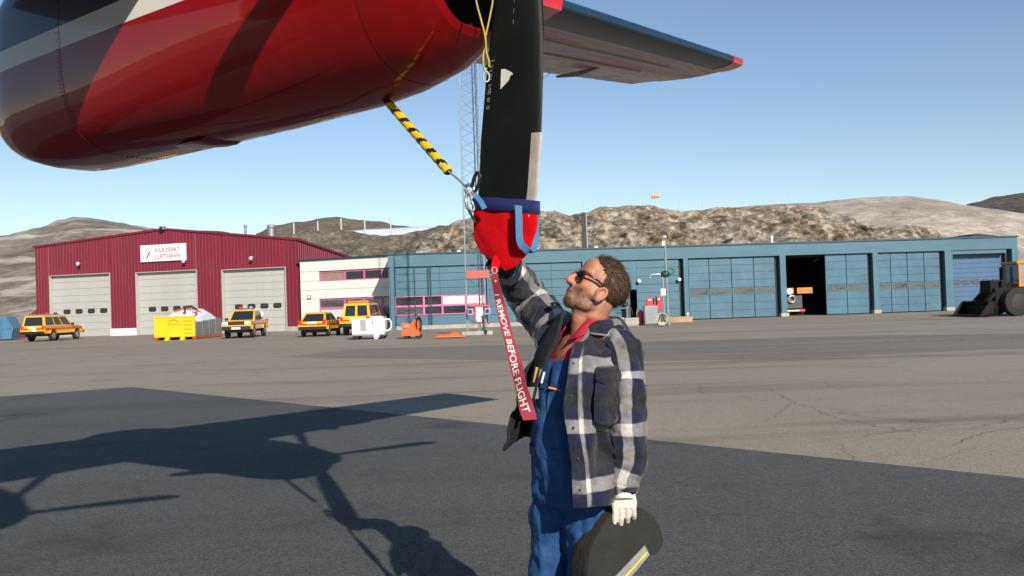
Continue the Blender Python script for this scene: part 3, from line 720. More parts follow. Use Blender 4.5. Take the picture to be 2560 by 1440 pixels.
# ================================================================== VEHICLES
def wheel(parent, x, y, r, w_, n=18, name='wheel', rim='rim'):
    sgn = 1 if y > 0 else -1
    G = MB(); G.tube([(x, y-w_/2, r), (x, y-w_/2+.03, r), (x, y+w_/2-.03, r), (x, y+w_/2, r)], [r*.86, r, r, r*.86], n)
    wh = mk(name, G, M['rubber'], parent, smooth=40)
    G = MB(); e = y+sgn*(w_/2+.004); G.tube([(x, e-sgn*.02, r), (x, e, r), (x, e+sgn*.012, r)], [r*.58, r*.56, r*.3], n); mk('rim', G, M[rim], wh, smooth=40)
def car(name, label, cat, loc, rot, L, W, low, zbelt, cab, wheels, r, paint='yellow', stripe=None, lightbar=None, group=None, bed=None, rear_glass=None, hood=None, wtyre=.22, split=2, topcol=None, canopy=None):
    """low: side outline of the lower body (x, z) from rear bottom round to front bottom; cab = (x0b, x1b, x0t, x1t, ztop, wtop)"""
    T = thing(name, label, cat, loc, rot, group); hw = W/2
    def body_ring(y, shrink):
        return [(x*(1-shrink*.02), y, z) for x, z in low]
    # outline with wheel arches cut in
    pts = list(low); zc = low[0][1]
    bottom = []
    for wx in sorted(wheels, reverse=True):
        ra = r*1.22
        if zc-r < ra:
            dx = math.sqrt(max(0, ra*ra-(zc-r)**2)); a0 = math.atan2(zc-r, dx)
            for k in range(9):
                a = a0+(math.pi-2*a0)*k/8; bottom.append((wx+ra*math.cos(a), r+ra*math.sin(a)))
    poly = pts+bottom
    G = MB(); n = len(poly)
    rings = []
    for (y, s_) in ((-hw+.05, .97), (-hw, 1), (hw, 1), (hw-.05, .97)):
        rings.append([(x, y, z if s_ == 1 else zc+(z-zc)*s_) for x, z in poly])
    for i in range(3):
        b = [Vector(p) for p in rings[i]+rings[i+1]]
        G.add(b, [(j, (j+1) % n, n+(j+1) % n, n+j) for j in range(n)])
    G.add(rings[0], [list(range(n))]); G.add(rings[3], [list(range(n))])
    mk('body', G, M[paint], T, smooth=35)
    G = MB(); x0 = min(p[0] for p in low); x1 = max(p[0] for p in low); G.box(x0+.25, x1-.25, -hw+.2, hw-.2, zc-.18, zc+.35); mk('underbody', G, M['black'], T)
    x0b, x1b, x0t, x1t, zt_, wt = cab; wb = hw-.06; wt = wt/2
    G = MB(); zb_ = zbelt-.02
    v = [(x0b, -wb, zb_), (x1b, -wb, zb_), (x1b, wb, zb_), (x0b, wb, zb_), (x0t, -wt, zt_-.05), (x1t, -wt, zt_-.05), (x1t, wt, zt_-.05), (x0t, wt, zt_-.05),
         (x0t+.12, -wt+.1, zt_), (x1t-.15, -wt+.1, zt_), (x1t-.15, wt-.1, zt_), (x0t+.12, wt-.1, zt_)]
    G.add(v, [(0, 1, 5, 4), (1, 2, 6, 5), (2, 3, 7, 6), (3, 0, 4, 7), (4, 5, 9, 8), (5, 6, 10, 9), (6, 7, 11, 10), (7, 4, 8, 11), (8, 9, 10, 11), (0, 3, 2, 1)])
    cb = mk('cabin', G, M[topcol or paint], T, smooth=25)
    V = [Vector(p) for p in v[:8]]
    def pane(a, b, c, d, u0, u1, t0, t1, nm='window'):      # quad a b (bottom) c d (top), fractions
        bl = a.lerp(b, u0); br = a.lerp(b, u1); tl = d.lerp(c, u0); tr = d.lerp(c, u1)
        nrm = (b-a).cross(d-a).normalized()*.012
        P = [bl.lerp(tl, t0), br.lerp(tr, t0), br.lerp(tr, t1), bl.lerp(tl, t1)]
        G = MB(); G.add([p+nrm for p in P]+[p-nrm for p in P], [(0, 1, 2, 3), (4, 7, 6, 5), (0, 4, 5, 1), (1, 5, 6, 2), (2, 6, 7, 3), (3, 7, 4, 0)])
        mk(nm, G, M['glass'], cb)
    cuts = {1: [(.08, .92)], 2: [(.05, .48), (.54, .93)], 3: [(.04, .34), (.38, .62), (.66, .94)]}[split]
    for (a, b) in cuts:
        pane(V[0], V[1], V[5], V[4], a, b, .14, .9); pane(V[3], V[2], V[6], V[7], a, b, .14, .9)
    pane(V[1], V[2], V[6], V[5], .07, .93, .12, .92, 'windscreen')
    if rear_glass != 'split': pane(V[3], V[0], V[4], V[7], .08, .92, .12 if rear_glass is None else rear_glass, .9, 'rear_window')
    else:
        pane(V[3], V[0], V[4], V[7], .09, .46, .14, .88, 'rear_window'); pane(V[3], V[0], V[4], V[7], .54, .91, .14, .88, 'rear_window')
    for wx in wheels:
        for sy in (-1, 1): wheel(T, wx, sy*(hw-wtyre/2-.01), r, wtyre)
    zr = low[0][1]
    G = MB(); G.bbox(x0-.1, x0+.1, -hw+.03, hw-.03, zr-.02, zr+.17, .03); mk('bumper', G, M['black'], T)
    G = MB(); G.bbox(x1-.08, x1+.1, -hw+.02, hw-.02, zr-.04, zr+.2, .03); mk('bumper', G, M['black'], T)
    zl_ = zr+.3
    for sy in (-1, 1):
        G = MB(); G.bbox(x0-.02, x0+.06, sy*(hw-.12)-.09, sy*(hw-.12)+.09, zl_, zl_+.24, .01); mk('tail_light', G, M['redlamp'], T)
        G = MB(); G.bbox(x1-.06, x1+.02, sy*(hw-.2)-.16, sy*(hw-.2)+.16, zl_, zl_+.16, .01); mk('headlight', G, M['skylamp'], T)
        G = MB(); G.obox((x1b-.35, sy*(hw+.1), zbelt+.12), (.03, 0, 0), (0, .1, 0), (0, 0, .08)); mk('wing_mirror', G, M['black'], T)
    G = MB(); G.bbox(x1-.05, x1+.015, -hw+.38, hw-.38, zl_-.02, zl_+.17, .01); mk('grille', G, M['black'], T)
    G = MB(); G.box(x1+.102, x1+.112, -.26, .26, zr+.02, zr+.14); mk('number_plate', G, M['white'], T)
    G = MB(); G.box(x0-.03, x0-.015, -.26, .26, zr+.32, zr+.44); mk('number_plate', G, M['white'], T)
    if stripe:
        for sy in (-1, 1):
            G = MB(); y = sy*(hw+.005); G.box(x0+.15, x1-.3, min(y, sy*hw*.99), max(y, sy*hw*.99), stripe[0], stripe[1]); mk('side_stripe', G, M['redstripe'], T)
        G = MB(); G.box(x0-.012, x0+.01, -hw+.1, hw-.1, stripe[0], stripe[1]); mk('tail_stripe', G, M['redstripe'], T)
    if lightbar:
        xb = lightbar[0]; G = MB(); G.bbox(xb-.1, xb+.1, -.5, .5, zt_+.02, zt_+.07, .01); lb = mk('light_bar', G, M['black'], T)
        for (yy, mt) in ((-.3, lightbar[1]), (.3, lightbar[2])):
            G = MB(); G.tube([(xb, yy, zt_+.07), (xb, yy, zt_+.16), (xb, yy, zt_+.19)], [.13, .12, .05], 10); mk('beacon', G, M[mt], lb)
    if bed:
        G = MB(); bx0, bx1 = bed; G.box(bx0, bx1, -hw+.1, hw-.1, zbelt+.0, zbelt+.006); mk('load_bed', G, M['black'], T)
    return T
def rotto(dx, dy): return math.atan2(dy, dx)
pick_low = [(-2.4, .52), (-2.42, .62), (-2.4, 1.0), (1.15, 1.02), (2.15, .95), (2.32, .85), (2.36, .55)]
p = gnd(135, 852)
t1 = car('pickup_truck', 'yellow pickup with matching hard canopy, red side stripe and blue beacon, parked farthest left', 'pickup', (p.x-.6, p.y+1.2, 0), R(84), 4.8, 1.75,
    pick_low, 1.0, (-2.32, 1.1, -2.15, .35, 1.76, 1.36), (-1.35, 1.5), .37, stripe=(.8, .9), lightbar=(-.2, 'bluelamp', 'redlamp'), group='yellow airport service vehicles', split=3)
G = MB()
for y in (-.4, .4): G.box(-1.9, -.6, y-.03, y+.03, 1.77, 1.84)
mk('roof_rack', G, M['steel'], t1)
G = MB(); G.tube([(-2.44, -.15, .72), (-2.47, -.15, .72)], [.17, .15], 14); mk('tail_emblem', G, M['white'], t1)
p = gnd(612, 845)
t3 = car('pickup_truck', 'yellow pickup facing the camera with its load of white sacks behind the cab', 'pickup', (p.x-.35, p.y+1.6, 0), R(272), 4.8, 1.7,
    pick_low, 1.0, (-1.0, 1.15, -.75, .35, 1.68, 1.3), (-1.4, 1.45), .37, stripe=(.82, .9), lightbar=(-.1, 'redlamp', 'greymetal'), group='yellow airport service vehicles', bed=(-2.3, -1.1), split=2)
G = MB()
for k in range(7): G.ell((-1.7+random.uniform(-.45, .35), random.uniform(-.4, .4), 1.15+random.uniform(-.05, .35)), (.36, .32, .27), nu=12, nv=8)
tag(mk('white_sack', remesh(G, .05, 2), M['tarp'], None, loc=(0, 0, 0)), 'bulging white sack load in the bed of the yellow pickup facing the camera', 'sacks')
ob = bpy.data.objects['white_sack']; ob.location = t3.location; ob.rotation_euler = t3.rotation_euler
p = gnd(785, 842)
car('hatchback_car', 'small yellow hatchback with red tail lights seen from behind', 'car', (p.x+.1, p.y+1.6, 0), R(87), 4.0, 1.62,
    [(-1.9, .42), (-1.98, .6), (-1.88, .86), (1.0, .88), (1.75, .75), (1.86, .6), (1.86, .38)], .86, (-1.86, .95, -1.2, .25, 1.38, 1.15), (-1.2, 1.2), .3, stripe=(.68, .76),
    group='yellow airport service vehicles', wtyre=.18, rear_glass=.06)
p = gnd(898, 838)
t5 = car('pickup_truck', 'tall yellow crew cab pickup with orange beacon, half hidden by the white power cart', 'pickup', (p.x, p.y+2.0, 0), R(86), 4.8, 1.75,
    pick_low, 1.0, (-2.0, 1.15, -1.85, .4, 1.84, 1.42), (-1.35, 1.5), .38, stripe=(.82, .9), group='yellow airport service vehicles', split=2, rear_glass='split')
G = MB(); G.bbox(-1.5, -1.1, -.6, .6, 1.85, 1.97, .03); mk('light_bar', G, M['orange2'], t5)

# --- yellow hook-lift container carrying a white tarped body
p = gnd(387, 852); q = gnd(487, 851)
d = Vector((q.x-p.x, q.y-p.y, 0)); Wc = 101/FPX*p.y; c_rot = 0.0
T = thing('hook_container', 'bright yellow fronted container on red skids with grey sides and white cover', 'container', (p.x, p.y, 0), c_rot)
Lc = 5.3; Hc = 1.42
G = MB(); G.bbox(0, Wc, 0, .12, .18, Hc, .02); fp = mk('front_panel', G, M['yellow2'], T)
G = MB(); G.bbox(-.04, Wc+.04, -.05, .14, Hc-.09, Hc, .015); G.box(0, .07, -.04, 0, .2, Hc-.1); G.box(Wc-.07, Wc, -.04, 0, .2, Hc-.1); G.box(Wc*.68, Wc*.71, -.04, 0, .2, Hc-.1); G.box(Wc*.3, Wc*.33, -.04, 0, .2, Hc-.1)
mk('panel_rib', G, M['yellow2'], fp)
G = MB(); G.tube([(Wc*.34, -.03, .95), (Wc*.37, -.06, 1.12), (Wc*.45, -.06, 1.24), (Wc*.53, -.06, 1.24), (Wc*.61, -.06, 1.12), (Wc*.64, -.03, .95)], .035, 8); G.box(Wc*.34, Wc*.64, -.05, 0, .93, .98); mk('lifting_hook', G, M['yellow2'], fp)
for k in range(4):
    G = MB(); G.tube([(Wc*.75, 0, .42+.24*k), (Wc*.75, -.07, .42+.24*k), (Wc*.93, -.07, .42+.24*k), (Wc*.93, 0, .42+.24*k)], .018, 6); mk('ladder_rung', G, M['yellow2'], fp)
for x in (.32, .7):
    G = MB(); G.add([(Wc*x-.12, -.25, 0), (Wc*x+.12, -.25, 0), (Wc*x+.12, .1, 0), (Wc*x-.12, .1, 0), (Wc*x-.1, -.04, .22), (Wc*x+.1, -.04, .22), (Wc*x+.1, .1, .22), (Wc*x-.1, .1, .22)], [(0, 1, 5, 4), (1, 2, 6, 5), (2, 3, 7, 6), (3, 0, 4, 7), (4, 5, 6, 7), (3, 2, 1, 0)]); mk('foot', G, M['yellow2'], T)
for x in (-.03, Wc-.17):
    G = MB(); G.bbox(x, x+.2, .02, Lc, .02, .17, .02); mk('skid', G, M['redstripe'], T)
n_ = 4
for k in range(n_):
    G = MB(); G.bbox(Wc-.1, Wc, .13+k*(Lc-.13)/n_+.02, .13+(k+1)*(Lc-.13)/n_-.02, .2, 1.05+.05*k, .015); mk('side_panel', G, M['greymetal'], T)
G = MB(); G.box(0, .1, .13, Lc, .2, 1.1); G.box(.1, Wc-.1, Lc-.1, Lc, .2, 1.2); G.box(.1, Wc-.1, .13, Lc-.1, .2, .3); mk('inner_shell', G, M['greymetal'], T)
G = MB(); sec = []
for (y, s_, zt2) in ((.5, .8, 1.2), (.9, 1, 1.5), (1.9, 1.0, 1.78), (2.9, 1.0, 1.9), (3.8, 1.0, 1.88), (4.6, .98, 1.5), (5.0, .9, 1.1)):
    sec.append([(Wc*.02+.05, y, .95), (Wc*.04+.05, y, lerp(.95, zt2, .45)), (Wc*.22, y, lerp(1, zt2, .9)), (Wc*.45, y, zt2), (Wc*.7, y, lerp(1, zt2, .93)), (Wc-.2, y, lerp(1, zt2, .55)), (Wc-.04, y, 1.02), (Wc*.5, y, .9)])
G.loft(sec, uv=False); tp = mk('tarpaulin_cover', G, M['tarp'], T, smooth=30)
G = MB(); G.tube([(Wc*.3, 1.4, 1.72), (Wc*.5, 1.9, 1.9), (Wc*.8, 2.4, 1.66), (Wc-.1, 3, 1.1)], .05, 6); mk('red_strap', G, M['redstripe'], tp)
G = MB(); G.tube([(Wc*.6, 1.0, 1.52), (Wc*.63, 1.05, 1.85), (Wc*.63, .85, 1.93)], [.07, .06, .1], 8); mk('filler_pipe', G, M['black'], tp)
G = MB(); G.tube([(Wc*.85, 1.3, 1.4), (Wc*.87, 1.4, 1.78), (Wc*.8, 1.2, 1.9)], [.07, .07, .09], 8); mk('filler_pipe', G, M['maroon'], tp)

# --- white ground power cart
p = gnd(880, 850); q = gnd(962, 850); d = Vector((q.x-p.x, q.y-p.y, 0)); Wg = 82/FPX*p.y
T = thing('power_cart', 'white boxy ground power cart on small wheels standing before the yellow crew cab', 'cart', (p.x, p.y, 0), 0)
G = MB(); G.bbox(0, Wg, 0, 1.1, .24, 1.02, .05); mk('housing', G, M['white'], T, smooth=40)
G = MB(); G.bbox(Wg*.26, Wg*.44, -.012, .01, .4, .98, .005)
gr_ = mk('grille', G, pm('pale_grille', (.42, .38, .34), .6), T)
G = MB()
for k in range(9): G.box(Wg*.27, Wg*.43, -.022, -.013, .43+.06*k, .45+.06*k)
mk('grille_slat', G, M['greymetal'], gr_)
G = MB(); G.bbox(Wg*.62, Wg*.66, -.03, .0, .74, .9, .01); mk('latch', G, M['greymetal'], T)
G = MB(); G.bbox(-.04, Wg+.04, -.03, 1.13, .18, .235, .01); mk('chassis', G, M['greymetal'], T)
G = MB(); G.bbox(Wg*.55, Wg*.92, .3, .9, 1.02, 1.1, .03); mk('top_hatch', G, M['white'], T)
G = MB(); G.tube([(Wg-.02, .3, .95), (Wg+.2, .3, .96), (Wg+.3, .3, .8), (Wg+.3, .3, .55), (Wg+.15, .3, .4), (Wg-.02, .3, .4)], .035, 8); mk('handle', G, M['white'], T)
G = MB(); G.tube([(Wg-.3, -.02, .3), (Wg-.28, -.08, .1)], .03, 6); G.ell((Wg*.74, -.06, .13), (.13, .05, .13), nu=14, nv=8); mk('jockey_wheel', G, M['white'], T)
for (x, y) in ((.18, .12), (Wg-.18, .12), (.18, 1.0), (Wg-.18, 1.0)): wheel(T, x, y, .17, .12, 14)
# --- orange compressor with hose reel
p = gnd(1005, 848); q = gnd(1058, 848); Wg = 50/FPX*p.y
T = thing('orange_compressor', 'small orange wheeled machine with a dark hose reel before the blue wall', 'machine', (p.x, p.y, 0))
G = MB(); G.add([(0, 0, .15), (Wg*.9, 0, .15), (Wg*.9, .8, .15), (0, .8, .15), (0, .05, .78), (Wg*.4, .05, .72), (Wg*.4, .75, .72), (0, .75, .78), (Wg*.85, 0, .5), (Wg*.85, .8, .5)],
      [(0, 1, 8, 5, 4), (3, 7, 6, 9, 2), (1, 2, 9, 8), (8, 9, 6, 5), (4, 5, 6, 7), (0, 4, 7, 3), (0, 3, 2, 1)]); mk('body', G, M['orange'], T)
G = MB(); G.add([(Wg*.35, .1, .68), (Wg*.82, .1, .98), (Wg*.9, .1, .5), (Wg*.35, .7, .68), (Wg*.82, .7, .98), (Wg*.9, .7, .5)], [(0, 2, 1), (3, 4, 5), (0, 1, 4, 3), (1, 2, 5, 4), (0, 3, 5, 2)]); mk('hood', G, M['orange'], T)
G = MB(); R_ = .33
G.tube([(Wg*.86+.12*math.cos(a), .06+.02*math.sin(3*a), .68+R_*math.sin(a)) for a in [2*math.pi*k/18 for k in range(19)]], .045, 6, caps=False); G.tube([(Wg*.86+.1*math.cos(a), .16, .68+R_*.85*math.sin(a)) for a in [2*math.pi*k/18 for k in range(19)]], .045, 6, caps=False); mk('hose_reel', G, M['black'], T)
G = MB(); G.bbox(.03, Wg*.38, -.02, .01, .52, .66, .01); mk('control_panel', G, M['greymetal'], T)
G = MB(); G.bbox(Wg*.3, Wg*.45, .2, .5, .78, .98, .04); G.tube([(Wg*.5, .3, .9), (Wg*.6, .3, 1.12), (Wg*.75, .3, 1.14), (Wg*.85, .3, .95)], .025, 6); mk('engine', G, M['darkgrey'], T)
for x in (.2, Wg*.8):
    for y in (.06, .74): wheel(T, x, y, .14, .1, 12)
# --- orange tarpaulin heap
G = MB(); p = gnd(1125, 845); rows_ = []
for i in range(9):
    x = -.75+1.5*i/8; row = []
    for j in range(7):
        y = -.35+.7*j/6; e = max(0, 1-(x/.78)**2)*max(0, 1-(y/.36)**2); row.append((p.x+x, p.y+y, .01+.24*e**.6*(1+.3*math.sin(7*x+3*y))))
    rows_.append(row)
V_ = [q for r_ in rows_ for q in r_]; G.add(V_, [(i*7+j, (i+1)*7+j, (i+1)*7+j+1, i*7+j+1) for i in range(8) for j in range(6)])
tag(mk('orange_sheet', G, pm('orange_sheet', (.6, .14, .03), .7, bump=.4, bs=5), smooth=60), 'crumpled orange sheet lying on the apron left of the mast block', 'tarpaulin')

# --- lattice mast with red board and equipment
p = gnd(1192, 838); by = p.y+.3
T = thing('lattice_mast', 'tall thin blue grey lattice mast rising behind the propeller blade', 'mast', (p.x, by, 0))
hw_ = .47; Hm = 17.0; msteel = pm('mast_steel', (.25, .30, .34), .5, metal=.3)
for (x, y) in ((-hw_, 0), (hw_, 0), (.15, .8)):
    G = MB(); G.cyl((x, y, .1), (x, y, Hm), .035, n=6); mk('mast_leg', G, msteel, T)
G = MB(); z = .4; k = 0; L3 = [Vector((-hw_, 0, 0)), Vector((hw_, 0, 0)), Vector((.15, .8, 0))]
while z < Hm-.6:
    for i in range(3):
        a, b = L3[i], L3[(i+1) % 3]
        if k % 2: a, b = b, a
        G.cyl(a+Vector((0, 0, z)), b+Vector((0, 0, z+.5)), .011, n=4, caps=False)
    z += .5; k += 1
lac = mk('lattice_bracing', G, msteel, T)
G = MB(); G.cyl((.3, .3, .1), (.3, .3, Hm), .02, n=6); G.cyl((.36, .33, .1), (.36, .33, Hm), .012, n=5); mk('cable', G, M['black'], T)
G = MB(); G.bbox(-.75, .8, -.45, 1.2, 0, .2, .03); tag(mk('concrete_block', G, M['concrete'], loc=(p.x, by, 0)), 'flat concrete block under the lattice mast', 'block')
u0 = atY(1166, 697, by-.1); u1 = atY(1222, 677, by-.1)
G = MB(); cx_ = (u0.x+u1.x)/2; hw2 = abs(u1.x-u0.x)/2; G.bbox(-hw2, hw2, -.02, .02, 0, abs(u1.z-u0.z), .008)
tag(mk('red_board', G, M['salmon'], loc=(cx_, by-.1, min(u0.z, u1.z)+.02)), 'faded red board fixed across the lattice mast', 'sign')
T = thing('weather_cabinet', 'small white and red equipment cabinet on a post under the red board', 'cabinet', (p.x+.15, by-.35, .2))
zc = atY(1200, 783, by-.35).z-.2
G = MB(); G.bbox(-.16, .2, -.14, .14, zc-.42, zc+.32, .02); mk('case', G, M['white'], T)
G = MB(); G.bbox(-.5, .55, -.2, .2, zc+.33, zc+.4, .015); mk('canopy', G, M['salmon'], T)
G = MB(); G.tube([(-.2, -.17, zc+.3), (-.22, -.17, zc-.2), (-.1, -.17, zc-.46), (.25, -.17, zc-.46), (.6, -.17, zc-.45)], .022, 6); mk('red_pipe', G, M['redbox'], T)
for x in (-.42, .42):
    G = MB(); G.bbox(x-.15, x+.15, -.12, .12, zc-.08, zc+.25, .02); sp = mk('side_box', G, pm('lilac_box', (.35, .25, .42), .5), T)
    G = MB(); G.box(x-.09, x+.07, -.13, -.121, zc, zc+.18); mk('dark_dial', G, M['black'], sp)
G = MB(); G.cyl((0, 0, 0), (0, 0, zc-.4), .05, n=8); mk('post', G, M['steel'], T)
G = MB(); G.tube([(.15, -.15, zc-.1), (.22, -.2, zc-.7), (.35, -.25, zc-1.0), (.32, -.3, .05)], .045, 6); mk('hose', G, M['black'], T)

# --- equipment in front of the hangar, right of the man's head
def g2(px, py): p_ = gnd(px, py); return Vector((p_.x, p_.y, 0))
p = g2(1672, 812); T = thing('camera_pole', 'tall pale pole with a dark green basket head halfway up', 'pole', p)
Z = lambda px, py, pp=None: atY(px, py, (pp or p).y).z
G = MB(); G.tube([(0, 0, 0), (-.02, 0, 1), (-.06, 0, Z(1668, 600))], [.09, .07, .06], 8); mk('shaft', G, M['steel'], T)
G = MB(); zt2 = Z(1668, 592); G.ell((-.06, 0, zt2), (.11, .11, .08), nu=12, nv=8); mk('white_cap', G, M['white'], T)
G = MB(); G.bbox(-.24, -.08, -.08, .08, Z(1668, 614), Z(1668, 602), .03); mk('sensor_box', G, M['white'], T)
zc = Z(1670, 683); G = MB(); gb = pm('green_black_paint', (.01, .05, .035), .4)
G.ell((-.1, 0, zc-.05), (.28, .22, .2), nu=12, nv=8)
bk = mk('basket_head', G, gb, T)
G = MB(); G.tube([(.12+.27*math.cos(a), -.1+.1*math.sin(a), zc+.1+.17*math.sin(a)) for a in [2*math.pi*k/16 for k in range(17)]], .03, 6, caps=False); mk('basket_ring', G, gb, bk)
p2 = g2(1661, 806); T = thing('lamp_post', 'short grey post with a hooked lamp arm and white notice', 'lamp post', p2)
zh = Z(1650, 687, p2); G = MB(); G.tube([(0, 0, 0), (0, 0, zh-.25), (-.08, 0, zh-.05), (-.25, 0, zh+.05), (-.7, 0, zh+.02), (-.82, 0, zh-.08), (-.84, 0, zh-.22)], [.05, .05, .05, .05, .06, .07, .07], 8); mk('arm', G, M['steel'], T, smooth=60)
G = MB(); zn = Z(1661, 730, p2); G.bbox(-.17, .13, -.09, -.05, zn-.21, zn+.21, .01); mk('notice_plate', G, M['white'], T)
for (x0, x1, y0, y1, lab, ang) in ((1616, 1635, 745, 766, 'red box on a bracket, left of the pair over the grey cabinet', 0), (1640, 1654, 740, 774, 'taller red box, right of the pair over the grey cabinet', 0)):
    Yb = 61.5; a = atY(x0, y1, Yb); b = atY(x1, y0, Yb); T = thing('red_alarm_box', lab, 'box', ((a.x+b.x)/2, Yb, 0), 0, 'red boxes by the hangar wall')
    h_ = (b.x-a.x)/2; G = MB(); G.bbox(-h_, h_, -.12, .1, a.z, b.z, .02); mk('case', G, M['redbox'], T)
    G = MB(); G.box(-h_*.6, h_*.3, -.13, -.121, lerp(a.z, b.z, .7), lerp(a.z, b.z, .85)); mk('white_mark', G, M['white'], T)
    G = MB(); G.cyl((h_*.5, .05, 0), (h_*.5, .05, b.z-.05), .03, n=6); mk('bracket_post', G, M['steel'], T)
p = g2(1628, 813); a = atY(1612, 765, p.y); b = atY(1646, 765, p.y); hw2 = (b.x-a.x)/2
T = thing('grey_cabinet', 'plain grey steel cabinet standing below the red boxes', 'cabinet', p)
G = MB(); G.bbox(-hw2, hw2, -.2, .3, .05, a.z, .02); cb = mk('case', G, M['greymetal'], T)
G = MB(); G.bbox(-hw2+.04, hw2-.04, -.225, -.19, .1, a.z-.05, .01); mk('door', G, M['greymetal'], cb)
G = MB(); G.box(-hw2+.02, hw2-.02, -.15, .25, 0, .06); mk('base', G, M['black'], T)
p = g2(1603, 813); zt2 = atY(1603, 776, p.y).z
T = thing('fire_extinguisher', 'large red wheeled extinguisher cylinder left of the grey cabinet', 'extinguisher', p)
G = MB(); G.tube([(0, 0, .08), (0, 0, .12), (0, 0, zt2-.1), (0, 0, zt2)], [.12, .18, .18, .07], 14); mk('cylinder', G, M['redbox'], T, smooth=40)
G = MB(); G.cyl((0, 0, zt2-.02), (0, 0, zt2+.12), .04, n=8); G.tube([(0, 0, zt2+.1), (-.15, -.05, zt2+.15), (-.26, -.1, zt2-.1), (-.24, -.1, .3)], .02, 6); mk('valve_hose', G, M['steel'], T)
G = MB(); G.tube([(-.2, .1, .1), (-.2, .15, zt2), (-.15, .1, zt2+.2)], .018, 6); G.tube([(.15, .1, .1), (.15, .15, zt2), (.1, .1, zt2+.2)], .018, 6); mk('trolley_frame', G, M['steel'], T)
wheel(T, 0, -.2, .11, .05, 12); wheel(T, 0, .2, .11, .05, 12)
for k, (px, py, lab) in enumerate(((1543, 813, 'pale concrete kerb block, the left one by the extinguisher'), (1579, 814, 'pale concrete kerb block beside the red extinguisher'))):
    p = g2(px, py); G = MB(); G.bbox(-.42, .42, -.2, .2, .06, .46, .04); G.box(-.38, .38, -.16, .16, 0, .06)
    tag(mk('kerb_block', G, M['concrete'], loc=(p.x, p.y, 0)), lab, 'block', 'concrete blocks at the hangar door')
p = g2(1568, 806); T = thing('hydrant_stand', 'thin steel pipe stand with a round valve before the black doorway', 'hydrant', p)
G = MB(); G.cyl((0, 0, 0), (0, 0, 1.2), .045, n=8); G.cyl((-.45, 0, .95), (.3, 0, .95), .03, n=6); mk('pipe', G, M['steel'], T)
G = MB(); G.tube([(.0+.15*math.cos(a), -.05, 1.3+.15*math.sin(a)) for a in [2*math.pi*k/14 for k in range(15)]], .02, 6, caps=False); mk('valve_wheel', G, M['steel'], T)
G = MB(); G.tube([(.2, 0, 1), (.35, -.1, .7), (.38, -.1, .1)], .05, 6); mk('hose', G, M['black'], T)
p = g2(1655, 817); T = thing('cable_reel', 'tangle of pale cable on a small reel stand at the foot of the pole', 'reel', p)
rr = random.Random(3)
G = MB(); 
for k in range(4): G.tube([((.3-.05*k)*math.cos(a), .06*k-.1, .42+(.32-.04*k)*math.sin(a)) for a in [2*math.pi*i/18 for i in range(19)]], .028, 6, caps=False)
mk('cable_coil', G, pm('pale_cable', (.45, .42, .34), .6), T)
G = MB(); G.cyl((-.3, -.1, 0), (0, 0, .8), .025, n=6); G.cyl((.3, -.1, 0), (0, 0, .8), .025, n=6); G.cyl((0, .3, 0), (0, 0, .8), .025, n=6); mk('stand', G, M['black'], T)
p = g2(1694, 806); G = MB(); G.bbox(-.9, .9, -.25, .3, 0, .35, .02)
tag(mk('wooden_block', G, pm('weathered_timber', (.36, .24, .15), .8, var=.2), loc=(p.x, p.y, 0)), 'low brown timber block right of the tall pole', 'block')
p = g2(1718, 805); G = MB(); G.cyl((0, 0, 0), (.05, 0, .5), .03, n=6); G.ell((.05, -.02, .5), (.09, .09, .09), nu=10, nv=6)
tag(mk('marker_stub', G, M['white'], loc=(p.x, p.y, 0)), 'short white knob ended stub at the foot of the first pillar', 'bollard')

# --- vehicle parked inside the open bay
p = F4.a+F4.d*U(2004)-F4.n*1.4; T = thing('airport_tractor', 'dark utility truck with orange board parked inside the open hangar bay', 'truck', p, F4.rot)
Zq = lambda py: F4.uz(2004, py, 1.4)[1]; Xq = lambda px: F4.uz(px, 750, 1.4)[0]-F4.uz(2004, 750, 1.4)[0]
G = MB(); G.bbox(Xq(1972), Xq(2024), 0, 3.5, .5, Zq(736), .04); mk('cab', G, M['darkgrey'], T)
G = MB(); G.bbox(Xq(1970), Xq(1984), -.06, -.002, .35, Zq(737), .02); mk('pale_post', G, M['white'], T)
for (a, b) in ((1966, 2000), (2008, 2047)):
    G = MB(); G.bbox(Xq(a), Xq(b), -.25, -.1, Zq(734), Zq(719), .02); mk('orange_board', G, M['orange2'], T)
G = MB(); G.ell((Xq(1989), -.28, Zq(728)), (.22, .06, .22), nu=14, nv=8); mk('headlight', G, M['white'], T)
G = MB(); xr, zr_ = Xq(1996), Zq(747); G.tube([(xr+.22*math.cos(a), -.12, zr_+.22*math.sin(a)) for a in [2*math.pi*k/18 for k in range(19)]], .075, 8, caps=False); mk('hose_reel', G, M['steel'], T)
G = MB(); G.bbox(Xq(1974), Xq(2012), -.35, -.1, .3, .42, .02); mk('front_bumper', G, pm('cream_paint', (.55, .5, .35), .5), T)
G = MB(); G.bbox(Xq(2012), Xq(2026), -.3, -.1, .28, .45, .02); mk('red_lamp_bar', G, M['redbox'], T)
for x in (Xq(1980), Xq(2020)): wheel(T, x, .6, .33, .25, 14) if False else None
G = MB(); G.tube([(Xq(1977), .1, .3), (Xq(1977), .3, .3)], .3, 14); G.tube([(Xq(2018), .1, .3), (Xq(2018), .3, .3)], .3, 14); G.tube([(Xq(1977), 2.7, .3), (Xq(1977), 2.9, .3)], .3, 14); G.tube([(Xq(2018), 2.7, .3), (Xq(2018), 2.9, .3)], .3, 14)
mk('tyres', G, M['rubber'], T)
G = MB(); G.tube([(Xq(1971), -.4, .0), (Xq(1971), -.4, 1.0), (Xq(1972), -.38, 1.15)], .04, 6); mk('stand_pipe', G, M['white'], T)
